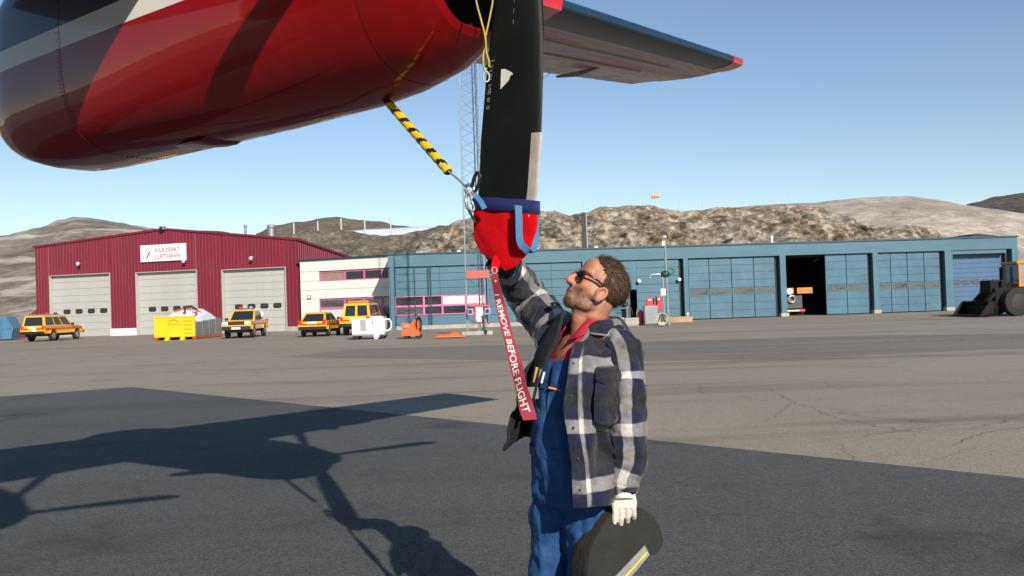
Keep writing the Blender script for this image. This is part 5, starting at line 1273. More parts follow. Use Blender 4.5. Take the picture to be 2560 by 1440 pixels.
G = MB(); q = atY(1239, 704, 3.57); G.ell(q, (.007, .003, .007), nu=10, nv=6); mk('brass_eyelet', G, pm('brass', (.5, .33, .1), .35, metal=.8), st, world=True)
# ------------------------------------------------------ striped tie rod between the cowling and the blade
p0 = atY(963, 248, 4.36); p1 = atY(1122, 430, 3.86); p2 = atY(1166, 468, 3.68)
tie = thing('striped_tie', 'yellow and black striped padded tie running from cowling to blade tip', 'tie', p0)
d = (p1-p0); rings = 60; G = MB(); a = d.normalized().orthogonal().normalized(); c = d.normalized().cross(a); n_ = 20
for i in range(rings+1):
    rr_ = .0185*(.75 if i in (0, rings) else 1)*(1+.06*math.sin(i*1.3))
    for j in range(n_):
        an = 2*math.pi*j/n_; G.v.append(p0+d*(i/rings)+(a*math.cos(an)+c*math.sin(an))*rr_)
for i in range(rings):
    for j in range(n_):
        ph = (i+.5)/rings*7.2+(j/n_); k = ph % 1.0
        G.f.append([i*n_+j, i*n_+(j+1) % n_, (i+1)*n_+(j+1) % n_, (i+1)*n_+j]); G.m.append(1 if k < .36 else 0); G.uv.append(None)
G.f += [list(range(n_)), [rings*n_+j for j in range(n_)]]; G.m += [1, 1]; G.uv += [None]*2
mk('striped_sleeve', G, [pm('yellow_tape', (.80, .47, .005), .45, var=.05), pm('black_tape', (.012, .012, .012), .45)], tie, world=True, smooth=40)
G = MB(); G.tube(bez([p1-d*.02, p1.lerp(p2, .5)+Vector((0, 0, .004)), p2]), .005, 6); mk('cord_end', G, pm('grey_cord', (.3, .27, .26), .7), tie, world=True)
G = MB(); G.tube(bez([atY(940, 240, 4.37), atY(952, 243, 4.36), atY(966, 250, 4.35)]), .006, 6); mk('yellow_cord', G, pm('yellow_cord', (.65, .45, .05), .7), tie, world=True)
hk = pm('worn_steel', (.4, .38, .35), .35, metal=.7, var=.2, vs=20)
def loop(pts, r, nm, mt=hk): G = MB(); G.tube(bez(pts, 5), r, 7); return mk(nm, G, mt, tie, world=True, smooth=60)
loop([atY(1164, 466, 3.67), atY(1172, 462, 3.66), atY(1184, 470, 3.65), atY(1182, 484, 3.65), atY(1170, 486, 3.66), atY(1163, 474, 3.67)], .007, 'snap_hook')
loop([atY(1168, 482, 3.66), atY(1164, 500, 3.66), atY(1168, 518, 3.65), atY(1178, 528, 3.64), atY(1186, 520, 3.64), atY(1180, 504, 3.64), atY(1176, 486, 3.65)], .006, 'shackle')
loop([atY(1180, 468, 3.65), atY(1184, 448, 3.64), atY(1192, 432, 3.63), atY(1200, 440, 3.62), atY(1196, 462, 3.63), atY(1188, 478, 3.64)], .007, 'black_clip', M['black'])
loop([atY(1172, 526, 3.64), atY(1182, 545, 3.62), atY(1190, 558, 3.61)], .005, 'tail_cord', M['black'])
# yellow cord hanging from the cowling behind the blade
yc = thing('yellow_rope', 'thin yellow rope looped in a V from the cowling beside the blade', 'rope', atY(1213, 120, 3.85))
YR = pm('yellow_rope_fibre', (.42, .33, .06), .8, bump=.4, bs=200)
for k, P in enumerate(([(1184, -60), (1190, 0), (1202, 48), (1213, 92), (1216, 130), (1222, 152), (1223, 168)], [(1236, -60), (1232, 0), (1224, 45), (1214, 92), (1212, 120), (1208, 140), (1209, 164), (1213, 176), (1218, 186)])):
    G = MB(); G.tube(bez([atY(x, y, 3.72+.01*k) for x, y in P], 4), .0042, 6); mk('rope_strand', G, YR, yc, world=True, smooth=60)
G = MB(); q = atY(1216, 192, 3.71); G.tube([q+Vector((.012*math.cos(a), 0, .02*math.sin(a))) for a in [2*math.pi*k/14 for k in range(15)]], .004, 6, caps=False); mk('rope_hook', G, hk, yc, world=True)
# folded ground tape marks on the cowling: three worn yellow scuffs
for (x, y, l) in ((968, 198, 14), (984, 184, 16), (1003, 160, 8), (972, 210, 5)):
    pass
# ================================================================== PERSON
def Cx(z): return interp([(0, .235), (.8, .228), (1.0, .225), (1.2, .235), (1.35, .262), (1.45, .285), (1.6, .30)], z)
Fb = Vector((-.85, -.53, 0)).normalized(); Lb = Vector((-Fb.y*-1, 0, 0)); Lb = Vector((-Fb.y, Fb.x, 0))   # forward, left hand side (towards the camera)
def Bp(a, b_, z): return Vector((Cx(z), 3.60, z)) + Fb*a + Lb*b_
man = thing('person', 'bearded man in plaid jacket and blue overalls reaching up to the propeller blade tip', 'person', (.235, 3.6, 0))
def tint(m_, mbx): return m_
# ---- head frame
yaw, pit = R(180+20), R(33)
hf = Vector((math.cos(yaw)*math.cos(pit), math.sin(yaw)*math.cos(pit), math.sin(pit)))
hl = Vector((-math.sin(yaw), math.cos(yaw), 0)); hl = (hl - hf*hl.dot(hf)).normalized()
if hl.y > 0: hl = -hl
hu = hf.cross(hl); hu = hu if hu.z > 0 else -hu
HM = Matrix((hf, hl, hu)).transposed()
HC = Vector((.316, 3.575, 1.590))
hw_ = lambda x, y, z: HC + HM @ Vector((x, y, z))
hloc = lambda p: HM.transposed() @ (p-HC)
G = MB()
def E(c, r, rx=0, ry=0, rz=0):
    Rm = HM @ (Matrix.Rotation(rz, 3, 'Z') @ Matrix.Rotation(ry, 3, 'Y') @ Matrix.Rotation(rx, 3, 'X'))
    G.ell(hw_(*c), r, Rm, 22, 14)
E((-.014, 0, .034), (.099, .076, .081)); E((.022, 0, -.02), (.074, .064, .085)); E((.012, 0, -.062), (.07, .057, .048), ry=.25)
E((.068, 0, -.094), (.029, .032, .024)); E((.03, .035, -.08), (.045, .02, .026), rz=-.35, ry=.2); E((.03, -.035, -.08), (.045, .02, .026), rz=.35, ry=.2)
E((.072, 0, .03), (.02, .052, .016)); E((.050, 0, .055), (.040, .052, .045))
E((.058, .034, -.024), (.028, .026, .028)); E((.058, -.034, -.024), (.028, .026, .028))
E((.078, 0, -.062), (.018, .028, .026)); E((.095, 0, -.058), (.009, .022, .006), ry=.3); E((.091, 0, -.074), (.009, .019, .006), ry=-.3)
G.tube([hw_(.082, 0, .02), hw_(.098, 0, .004), hw_(.112, 0, -.016), hw_(.118, 0, -.030), hw_(.106, 0, -.041)], [.009, .010, .012, .013, .009], 10)
E((.103, .012, -.034), (.011, .008, .009)); E((.103, -.012, -.034), (.011, .008, .009))
for sy in (1, -1):      # ears: rim, lobe and bowl
    ez, ex = -.024, .020
    G.tube([hw_(x+ex, sy*y, z+ez) for x, y, z in ((.002, .068, -.036), (.0, .074, -.024), (.006, .079, -.008), (.005, .083, .008), (-.006, .087, .020), (-.020, .090, .020), (-.029, .090, .008), (-.028, .088, -.008), (-.018, .083, -.026), (-.008, .076, -.036))], [.008, .005, .0045, .005, .0055, .006, .006, .006, .006, .008], 8)
    E((-.010+ex, sy*.076, -.006+ez), (.017, .006, .026), ry=-.2)
# neck
G.tube([hw_(-.028, 0, -.035), hw_(-.032, 0, -.085), Bp(-.01, 0, 1.468), Bp(-.012, 0, 1.40)], [.060, .056, .060, .075], 20)
G.tube([hw_(.03, 0, -.085), hw_(.005, 0, -.13), Bp(.045, 0, 1.43)], [.03, .03, .032], 12)      # throat
# trunk, limbs hidden by the clothes
def bring(z, ra, rb, n=24, da=0, lw=0): return [Bp(ra*math.cos(2*math.pi*k/n)+da, rb*math.sin(2*math.pi*k/n), z) for k in range(n)]
G.loft([bring(z, ra, rb) for z, ra, rb in ((.80, .12, .14), (.95, .13, .145), (1.1, .125, .14), (1.25, .11, .145), (1.35, .10, .15), (1.41, .08, .12), (1.445, .06, .07))], uv=False)
RS, RE, RW = Bp(-.01, -.175, 1.395), Vector((.065, 3.955, 1.565)), Vector((-.035, 3.735, 1.725))
LS, LE_, LW = Bp(-.035, .178, 1.345), Vector((.383, 3.41, 1.115)), Vector((.366, 3.385, .885))
G.tube([Bp(-.01, -.1, 1.38), RS, RS.lerp(RE, .5), RE, RE.lerp(RW, .5), RW], [.055, .055, .045, .038, .034, .027], 12)
G.tube([Bp(-.01, .08, 1.34), LS+Vector((-.02, .03, -.035)), LS.lerp(LE_, .5), LE_, LE_.lerp(LW, .5), LW], [.055, .055, .045, .038, .034, .027], 12)
RL = [(.02, -.085, .9), (.05, -.095, .7), (.07, -.10, .5), (.05, -.10, .3), (.03, -.10, .09)]
LL_ = [(-.01, .085, .9), (.015, .095, .7), (.03, .10, .5), (0, .105, .3), (-.04, .105, .09)]
for P in (RL, LL_): G.tube([Bp(*q) for q in P], [.075, .07, .05, .045, .035], 12)
# hands (bare shape, gloves lie over them)
def hand(G, w_, d, n, s, curl, thumb, sc=1.0, fat=1.0, spread=1.0):
    """w wrist, d towards the finger tips, n out of the back of the hand, s towards the thumb"""
    d = d.normalized(); n = (n-d*n.dot(d)).normalized(); s = (s-d*s.dot(d)-n*s.dot(n)).normalized()
    rings = []
    for t, wd, th in ((-.012, .026, .020), (.012, .030, .017), (.04, .038, .016), (.07, .042, .0145), (.088, .040, .012)):
        rings.append([w_+d*t*sc+(s*wd*math.cos(a)+n*th*math.sin(a))*sc*fat for a in [2*math.pi*k/18 for k in range(18)]])
    G.loft(rings, uv=False)
    for k, (o, ln, r) in enumerate(((.031, .072, .0094), (.011, .080, .0098), (-.0105, .075, .0094), (-.031, .060, .0084))):
        p = w_+(d*.078+s*o)*sc; dd = (d+s*(.10-.065*k)*spread).normalized(); path = [p, p+dd*.014*sc]; c = curl[k] if isinstance(curl, (list, tuple)) else curl
        for f, a in ((.42, c*.7), (.33, c*1.1), (.25, c*.8)):
            dd = (dd*math.cos(a)-n*math.sin(a)).normalized() if True else dd
            # rotate the frame about s
            path.append(path[-1]+dd*ln*f*sc)
            n_old = n
            n = (n_old*math.cos(a)+ (dd if False else Vector((0, 0, 0)))).normalized() if False else n_old
        G.tube(path, [r*sc*fat*1.05, r*sc*fat*1.05, r*sc*fat, r*sc*fat*.94, r*sc*fat*.72], 10)
    b0 = w_+(d*.022+s*.026)*sc; t1 = (d*.6+s*.62-n*.5*thumb).normalized(); t2 = (d*.85+s*.12-n*.75*thumb).normalized()
    G.tube([b0, b0+t1*.032*sc, b0+t1*.032*sc+t2*.03*sc, b0+t1*.032*sc+t2*.055*sc], [.015*sc*fat, .0125*sc*fat, .011*sc*fat, .0085*sc*fat], 10)
lh = (LW, Vector((.02, .0, -1)), Vector((.05, -1, .12)), Vector((-1, 0, 0)))
hand(G, LW+Vector((0, -.010, .022)), lh[1], lh[2], lh[3], [.2, .3, .45, .5], 1.0, .98, .74)
rd_ = Vector((.28, -.86, -.10)); 
hand(G, RW, Vector((.1, -.75, .5)), Vector((-.5, .2, 1)), Vector((1, .2, .2)), .5, .8, .98, .74)
# feet
for P in (RL, LL_):
    q = Bp(*P[-1]); G.tube([q-Fb*.05+Vector((0, 0, -.03)), q+Fb*.05+Vector((0, 0, -.045)), q+Fb*.14+Vector((0, 0, -.06))], [.04, .04, .028], 12)
body = remesh(G, .0062, 2, .5)
cols = []
base = Vector((.36, .155, .092)); pale = Vector((.42, .195, .12)); redd = Vector((.52, .17, .10)); stub = Vector((.165, .092, .055)); dark = Vector((.07, .038, .024)); lipc = Vector((.27, .095, .07))
def ss(a, b, x): t_ = max(0, min(1, (x-a)/(b-a))); return t_*t_*(3-2*t_)
for p in body.v:
    q = hloc(p); c = base.copy()
    if q.length < .26:
        x, y, z = q; nz = fbm(q*22, 3)
        c = c.lerp(redd, .35*ss(.085, .115, x)*ss(-.055, -.03, z)); c = c.lerp(redd, .35*math.exp(-((x-.07)**2+(abs(y)-.045)**2+(z+.02)**2)/.0007))
        c = c.lerp(pale, .5*ss(.03, .08, z)*ss(0, .05, x)); c = c.lerp(redd, .4*ss(.074, .084, abs(y))*ss(-.04, 0, x+.02))
        jaw = ss(-.030, -.055, z-.10*max(0, .03-x))*ss(-.02, .012, x)*ss(-.15, -.115, z)
        c = c.lerp(stub, .78*jaw*(1+.5*nz)); c = c.lerp(dark, .65*ss(.062, .08, x)*ss(-.078, -.09, z)*ss(-.135, -.115, z)); c = c.lerp(dark, .5*ss(.085, .1, x)*ss(-.040, -.046, z)*ss(-.06, -.053, z))
        c = c.lerp(dark, .45*ss(.02, .0, abs(x-.002))*ss(-.055, -.03, z)*ss(.03, .0, z)*ss(.05, .065, abs(y))*ss(.074, .07, abs(y)))
        if abs(y) < .024 and x > .09 and -.082 < z < -.052: c = lipc
        if abs(y) < .019 and x > .09 and -.069 < z < -.0635: c = Vector((.06, .02, .015))
        c = c*(1+.10*nz)
        if z < -.085 and x < .05: c = c.lerp(redd, .35)
    cols.append((max(0, c.x), max(0, c.y), max(0, c.z)))
m, t, b = new_mat('skin'); at = N(t, 'ShaderNodeAttribute', attribute_name='Col'); v = coords(t)
t.links.new(at.outputs['Color'], b.inputs['Base Color']); b.inputs['Roughness'].default_value = .5; b.inputs['Subsurface Weight'].default_value = .06
b.inputs['Subsurface Radius'].default_value = (.01, .004, .002); p_ = bump_(t, b, noise_(t, v, 35, 5, .65), .45, .006); bump_(t, b, noise_(t, v, 260, 3, .7), .3, .002, p_); SKIN = m
mk('body', body, SKIN, man, smooth=180, world=True, colors=cols)
# eyes behind the lenses
# ---- hair
HAIR = pm('dark_brown_hair', (.062, .032, .018), .6, var=.35, vs=60, bump=.5, bs=300, spec=.3)
HAIR2 = pm('lighter_hair', (.12, .07, .04), .55, var=.3, vs=60)
def hairmask(x, y, z):
    """positive where hair grows, head coordinates"""
    front = .070-.42*max(0, .106-z)-.5*max(0, abs(y)-.035)          # the hairline recedes at the temples
    if z > .03: return front-x
    a = -.000-.25*(.03-z) if z > -.02 else -.034
    if -.03 < z < .03 and -.006 < x < .018: return .004
    low = -.115+.1*max(0, -.06-x)
    return min(a-x, z-low)
G = MB(); cr, cc = (.105, .0835, .0905), (-.0135, 0, .034); idx = {}; nu, nv = 56, 44; vs = []
def crown(u_, v_):
    th = 2*math.pi*u_/nu; ph = math.pi*(v_/nv)
    x = cc[0]+cr[0]*math.sin(ph)*math.cos(th); y = cr[1]*math.sin(ph)*math.sin(th); z = cc[2]+cr[2]*math.cos(ph)
    if z < -.01: x = x*(1-.5*ss(-.01, -.09, z))-.028*ss(-.01, -.09, z); y *= 1-.22*ss(-.01, -.09, z)
    if z < -.03: z = z-.05*ss(-.03, -.06, z)
    return Vector((x, y, z))
for i in range(nv+1):
    for j in range(nu):
        p = crown(j, i); d = (p-Vector(cc)).normalized(); p += d*(.004*fbm(p*35, 3)-.001); vs.append(p)
fs = []
for i in range(nv):
    for j in range(nu):
        ids = (i*nu+j, i*nu+(j+1) % nu, (i+1)*nu+(j+1) % nu, (i+1)*nu+j); c = sum((vs[k] for k in ids), Vector((0, 0, 0)))/4
        if hairmask(*c) > .004*fbm(c*60, 2): fs.append(ids)
G.add([HC+HM @ p for p in vs], fs); rg = random.Random(5); hm_ = []
nf = len(fs); locs = [sum((vs[k] for k in ids), Vector((0, 0, 0)))/4 for ids in fs]
flow0 = Vector((-1, 0, .1))
for s_i in range(6500):
    p = locs[rg.randrange(nf)]+Vector((rg.gauss(0, .004), rg.gauss(0, .004), rg.gauss(0, .003))); d = (p-Vector(cc)).normalized()
    fl = Vector((-.9, .25*rg.gauss(0, 1), .15 if p.z > .06 else -.75))+Vector((rg.gauss(0, .3), rg.gauss(0, .3), rg.gauss(0, .28)))
    fl = (fl-d*fl.dot(d)).normalized(); lift = rg.uniform(.05, .36)+(.6*ss(.09, .115, p.z)*ss(-.03, .04, p.x))
    ln = rg.uniform(.015, .032)*(1.35 if p.z > .08 else 1); sd_ = d.cross(fl).normalized()*rg.uniform(.0006, .0014)
    a = p-d*.004; m1 = a+(fl+d*lift).normalized()*ln*.55; e = m1+(fl+d*lift*.3).normalized()*ln*.5
    P = [a-sd_, a+sd_, m1+sd_*.7, m1-sd_*.7, e]; mi = 1 if rg.random() < .33 else 0
    G.add([HC+HM @ q for q in P], [(0, 1, 2, 3), (3, 2, 4)], mi)
mk('hair', G, [HAIR, HAIR2], man, world=True, recalc=False)
# beard bristles rooted on the face
from mathutils.bvhtree import BVHTree
bvh = BVHTree.FromPolygons([tuple(q) for q in body.v], body.f)
G = MB(); cen_ = hw_(.015, 0, -.06)
for s_i in range(4200):
    az = rg.uniform(-1.75, 1.75); el = rg.uniform(-1.15, .28)
    dloc = Vector((math.cos(az)*math.cos(el), math.sin(az)*math.cos(el), math.sin(el))); dw = HM @ dloc
    hit, nrm, fi_, ds = bvh.ray_cast(cen_+dw*.25, -dw, .3)
    if hit is None: continue
    x, y, z = hloc(hit)
    if z > -.036+.55*max(0, .05-x)*.6 or z < -.125 or abs(y) > .074: continue
    if abs(y) < .025 and -.083 < z < -.052: continue
    goat = (x > .068 and (z < -.078 or z > -.054))
    if not goat and rg.random() > .5: continue
    if nrm.dot(dw) < 0: nrm = -nrm
    dn = (HM @ Vector((-.1, .15*rg.gauss(0, 1), -1))); dn = (dn-nrm*dn.dot(nrm)).normalized()
    L_ = rg.uniform(.006, .011)*(1.4 if goat else .7); sd_ = nrm.cross(dn).normalized()*.0006
    G.add([hit-nrm*.001-sd_, hit-nrm*.001+sd_, hit+(dn+nrm*rg.uniform(.2, .55)).normalized()*L_], [(0, 1, 2)], 1 if rg.random() < .25 else 0)
mk('beard', G, [HAIR, HAIR2], man, world=True, recalc=False)
G = MB()
for sy in (1, -1):
    for s_i in range(70):
        y = sy*rg.uniform(.012, .036); a = Vector((.088-abs(y)*.35, y, .030+rg.uniform(-.003, .003))); e = a+Vector((.008, sy*.008, .003)); G.add([HC+HM @ q for q in (a-Vector((0, 0, .001)), a+Vector((0, 0, .001)), e)], [(0, 1, 2)])
mk('eyebrow', G, HAIR, man, world=True, recalc=False)
# ---- sunglasses
FR = pm('tortoise_frame', (.05, .007, .005), .2, coat=.6); LN, t, b = new_mat('dark_lens'); b.inputs['Base Color'].default_value = (.006, .012, .03, 1); b.inputs['Roughness'].default_value = .05
G = MB()
for sy in (1, -1):
    ring = []
    for k in range(20):
        a = 2*math.pi*k/20; ring.append(hw_(.104-.006*abs(math.sin(a))-.5*(abs(.034*1+.026*math.cos(a)))**1*.35, sy*(.035+.030*math.cos(a)), .002+.025*math.sin(a)*(1 if math.sin(a) < 0 else .8)))
    G.tube(ring+[ring[0]], .0034, 6, caps=False)
    G.tube([hw_(.095, sy*.058, .010), hw_(.082, sy*.071, .010), hw_(.04, sy*.079, .008), hw_(.010, sy*.083, .000), hw_(-.012, sy*.086, -.018)], [.0045, .0052, .0046, .004, .003], 8)
G.tube([hw_(.102, .012, .008), hw_(.106, 0, .010), hw_(.102, -.012, .008)], .003, 6)
sg_ = mk('sunglasses', G, FR, man, smooth=60, world=True)
for sy in (1, -1):
    G = MB(); ring = []
    for k in range(20):
        a = 2*math.pi*k/20; ring.append(hw_(.104-.006*abs(math.sin(a))-.5*(abs(.034+.026*math.cos(a)))*.35, sy*(.035+.029*math.cos(a)), .002+.024*math.sin(a)*(1 if math.sin(a) < 0 else .8)))
    c = hw_(.100, sy*.034, .003); G.add(ring+[c], [(k, (k+1) % 20, 20) for k in range(20)]); mk('lens', G, LN, sg_, smooth=60, world=True)

# ---- fabric helpers
def fold(p, sc=(7, 7, 3), amp=.01, seed=0.0, o=3): return amp*fbm(Vector((p.x*sc[0]+seed, p.y*sc[1], p.z*sc[2])), o)
m, t, b = new_mat('blue_work_cloth'); v = coords(t)
c = ramp(t, noise_(t, v, 5, 6, .6), [(.3, (.004, .032, .11)), (.55, (.008, .052, .165)), (.72, (.03, .095, .22))])
t.links.new(c, b.inputs['Base Color']); b.inputs['Roughness'].default_value = .85; p_ = bump_(t, b, noise_(t, v, 8, 3, .55), .7, .035); bump_(t, b, noise_(t, v, 220, 2), .25, .002, p_); BLUE = m
G = MB()
G.loft([bring(z, ra, rb) for z, ra, rb in ((.80, .150, .170), (.86, .165, .178), (.94, .172, .178), (1.02, .172, .176), (1.1, .166, .172), (1.18, .156, .168), (1.25, .145, .163), (1.31, .132, .155), (1.335, .12, .14))], uv=False)
for P, da in ((RL, 0), (LL_, 0)):
    G.tube([Bp(*q) for q in P], [.104, .098, .088, .082, .078], 20)
ov = remesh(G, .010, 6, .5)
def ovf(p, i):
    h = fold(p, (9, 9, 3.5), .016, 3)-.012*abs(fbm(Vector((p.x*10, p.y*10, p.z*5+3)), 3))*2+.008+.006*math.sin(p.z*38+5*fbm(p*5, 2))*ss(.95, .75, p.z)
    h += .005*math.sin(math.atan2(p.y-3.6, p.x-.23)*9+p.z*12)*ss(1.0, 1.1, p.z)
    return h
disp(ov, ovf); OV = mk('overalls', ov, BLUE, man, smooth=180, world=True)
# waistband seam, thigh pocket, bib pocket, side seam
def opatch(th0, th1, z0, z1, ra, rb, off, nm, mt, parent, n=8, rows=6, wav=.0):
    G = MB(); g_ = []
    for i in range(rows+1):
        z = lerp(z0, z1, i/rows)
        for j in range(n+1):
            th = R(lerp(th0, th1, j/n)); g_.append(Bp((ra+off)*math.cos(th), (rb+off)*math.sin(th), z)+Fb*wav*math.sin(j*1.9+i))
    k_ = len(g_); g2_ = [p+(Vector((Cx(p.z), 3.6, p.z))-p).normalized()*.012 for p in g_]
    fs_ = [(i*(n+1)+j, i*(n+1)+j+1, (i+1)*(n+1)+j+1, (i+1)*(n+1)+j) for i in range(rows) for j in range(n)]
    G.add(g_+g2_, fs_+[tuple(k_+q for q in f[::-1]) for f in fs_]+[(j, j+1, k_+j+1, k_+j) for j in range(n)]+[(rows*(n+1)+j, rows*(n+1)+j+1, k_+rows*(n+1)+j+1, k_+rows*(n+1)+j) for j in range(n)])
    return mk(nm, G, mt, parent, smooth=40, world=True)
opatch(-70, 70, .985, 1.02, .180, .183, .0, 'waistband', BLUE, OV, 24, 2)
opatch(-38, 8, 1.12, 1.25, .163, .172, .004, 'bib_pocket', BLUE, OV, 8, 4, .003)
opatch(12, 44, 1.13, 1.255, .162, .172, .004, 'bib_pocket', BLUE, OV, 8, 4, .003)
opatch(-36, 6, 1.235, 1.262, .166, .176, .007, 'pocket_flap', BLUE, OV, 8, 2)
for (th, nm, mt, r, l) in ((-2, 'pen', M['steel'], .0045, .05), (4, 'pen', M['white'], .004, .04), (-12, 'wooden_rule', pm('wood_rule', (.5, .3, .08), .6), .006, .055)):
    q = Bp(.185*math.cos(R(th)), .19*math.sin(R(th)), 1.255); G = MB(); G.cyl(q, q+Vector((.012, 0, l)), r, n=8); mk(nm, G, mt, OV, world=True)
G = MB(); q = Bp(.19, -.03, 1.225); G.bbox(q.x-.028, q.x+.022, q.y-.018, q.y+.0, q.z-.03, q.z+.015, .004); mk('tool_pouch', G, pm('grey_tool_pouch', (.2, .19, .17), .8, dirt=.4), OV, world=True)
G = MB(); q = Bp(.175, .05, 1.24); G.cyl(q, q+Vector((.05, -.01, -.012)), .004, n=6); mk('orange_pencil', G, pm('orange_pencil', (.7, .22, .04), .5), OV, world=True)
# shoulder straps of the overalls
for b0, b1 in ((.105, .075), (-.13, -.095)):
    pts = [Bp(.128, b0, 1.315), Bp(.120, b0*.98, 1.345), Bp(.105, b0*.95, 1.372)] if b0 > 0 else [Bp(.128, b0, 1.315), Bp(.118, b0*.97, 1.37), Bp(.075, b0*.9, 1.425), Bp(.0, b1, 1.45)]
    ribbon(bez(pts, 4), .038, .003, Lb, BLUE, 'overall_strap', OV)
# ---- shirt
SH = pm('crimson_shirt', (.42, .012, .045), .8, var=.2, vs=12, bump=.3, bs=200)
G = MB(); rr_ = []
for z, ra, rb, th0 in ((1.22, .135, .155, 2), (1.30, .128, .155, 4), (1.36, .118, .15, 12), (1.40, .105, .132, 24), (1.43, .09, .11, 34), (1.455, .074, .085, 42), (1.475, .068, .075, 48), (1.485, .066, .073, 50)):
    rr_.append([Bp(ra*math.cos(R(a)), rb*math.sin(R(a)), z) for a in [th0+(360-2*th0)*k/40 for k in range(41)]])
G.loft(rr_, closed=False, uv=False); disp(G, lambda p, i: fold(p, (14, 14, 14), .005, 7))
sh = mk('shirt', G, SH, man, smooth=80, world=True)
for sgn in (1, -1):
    G = MB(); A_ = [Bp(.066*math.cos(R(a)), sgn*.073*math.sin(R(a)), 1.49) for a in (48, 80, 120)]; Bq = [Bp(.115*math.cos(R(a))+.012, sgn*.10*math.sin(R(a)), z) for a, z in ((22, 1.405), (62, 1.43), (118, 1.45))]
    G.add(A_+Bq, [(0, 1, 4, 3), (1, 2, 5, 4)]); o = mk('collar', G, SH, sh, smooth=80, world=True); s_ = o.modifiers.new('t', 'SOLIDIFY'); s_.thickness = .004
# ---- plaid
def plaid(name, P=.19, off=(0, 0)):
    m, t, b = new_mat(name)
    uv = N(t, 'ShaderNodeUVMap', uv_map='UVMap'); nzv = N(t, 'ShaderNodeTexNoise'); nzv.inputs['Scale'].default_value = 9; t.links.new(coords(t), nzv.inputs['Vector'])
    sp_ = N(t, 'ShaderNodeSeparateXYZ'); t.links.new(uv.outputs[0], sp_.inputs[0]); wob = math_(t, 'MULTIPLY', math_(t, 'SUBTRACT', nzv.outputs['Fac'], .5), .02)
    def stripes(sock, o):
        f = math_(t, 'FRACT', math_(t, 'ADD', math_(t, 'DIVIDE', math_(t, 'ADD', sock, wob), P), o))
        W_, Nv, Bk, G_ = (.78, .74, .69), (.016, .032, .105), (.004, .005, .010), (.06, .072, .12)
        return ramp(t, f, [(0, W_), (.11, W_), (.135, G_), (.16, Nv), (.34, Nv), (.36, Bk), (.64, Bk), (.66, Nv), (.84, Nv), (.865, G_), (.89, W_)], 'LINEAR')
    c = mixc(t, .5, stripes(sp_.outputs[0], off[0]), stripes(sp_.outputs[1], off[1]))
    gm = N(t, 'ShaderNodeGamma'); gm.inputs['Gamma'].default_value = 1.65; t.links.new(c, gm.inputs['Color']); c = gm.outputs[0]
    c = mixc(t, ramp(t, noise_(t, coords(t), 11, 5, .7), [(.35, .55), (.58, 0.0)]), c, (.03, .03, .034))
    t.links.new(c, b.inputs['Base Color']); b.inputs['Roughness'].default_value = .95; b.inputs['Sheen Weight'].default_value = .15
    p_ = bump_(t, b, noise_(t, coords(t), 10, 3, .55), .7, .03); bump_(t, b, noise_(t, coords(t), 260, 2), .5, .003, p_)
    return m
PLT = plaid('plaid_flannel', .20, (.90, -.67)); PLS = plaid('plaid_sleeve_flannel', .178, (0, .02)); PLC = plaid('plaid_collar_flannel', .2, (.42, .42)); PLR = plaid('plaid_raised_sleeve_flannel', .17, (.1, .3))
LIN = pm('black_quilted_lining', (.007, .007, .008), .8, bump=.5, bs=40)
def jp(th, z, off=0.0):
    """a point of the open jacket: th in degrees round the body from the chest, z height"""
    ra = interp([(.75, .205), (.95, .205), (1.15, .195), (1.28, .180), (1.36, .158), (1.41, .130), (1.45, .100), (1.48, .086), (1.505, .084)], z)
    rb = interp([(.75, .232), (.95, .228), (1.15, .222), (1.28, .214), (1.36, .176), (1.41, .134), (1.45, .104), (1.48, .094), (1.505, .092)], z)
    k = ss(225, 300, th); low = ss(1.32, 1.0, z); up2 = ss(1.12, 1.25, z)*ss(1.47, 1.40, z)
    lf = ss(105, 55, th)*ss(1.42, 1.15, z); off = off+.10*lf
    fl = 1+.42*k*low+.16*k*up2; zz = z+.185*ss(190, 285, th)*ss(1.35, .78, z)-.04*ss(285, 312, th)*low
    return Bp((ra*fl+off)*math.cos(R(th))+(.03*k*low), (rb*(1+.12*k*low)+off)*math.sin(R(th)), zz)
G = MB(); rr_ = []; nth = 110
zs_ = [.845+(1.455-.845)*i/64 for i in range(65)]
for z in zs_:
    t0 = interp([(.78, 50), (1.0, 49), (1.2, 43), (1.33, 38), (1.40, 38), (1.455, 52)], z); t1 = interp([(.78, 306), (1.1, 306), (1.2, 322), (1.36, 326), (1.42, 312), (1.455, 290)], z)
    rr_.append([jp(lerp(t0, t1, j/(nth-1)), z) for j in range(nth)])
G.loft(rr_, closed=False)
# straight plaid: vertical coordinate from height, horizontal from the angle
for fi, f in enumerate(G.f):
    us = []
    for vi in f:
        r_, j = divmod(vi, nth); us.append((j*.0102, zs_[r_]-.785))
    G.uv[fi] = us
def jf(p, i):
    h = fold(p, (6, 6, 2.2), .030, 11)-.010*abs(fbm(Vector((p.x*11, p.y*11, p.z*8)), 3))*2+.008*math.sin((p.x*1.4-p.z*.5)*34+4*fbm(p*4, 2))
    j = i % nth
    return h*(.6 if j < 3 else 1)
disp(G, jf)
jk = mk('jacket', G, [PLT, LIN], man, smooth=180, world=True, recalc=False)
s_ = jk.modifiers.new('thick', 'SOLIDIFY'); s_.thickness = .012; s_.offset = 1; s_.material_offset = 1; s_.material_offset_rim = 1
# make sure the plaid looks outwards
mid = jk.data.polygons[len(jk.data.polygons)//2]; cen = mid.center+BASE[man.name]-Vector((Cx(1.1), 3.6, 1.1)); cen.z = 0
FLIP = mid.normal.dot(cen) < 0
s_.offset = -1 
if FLIP: jk.data.flip_normals()
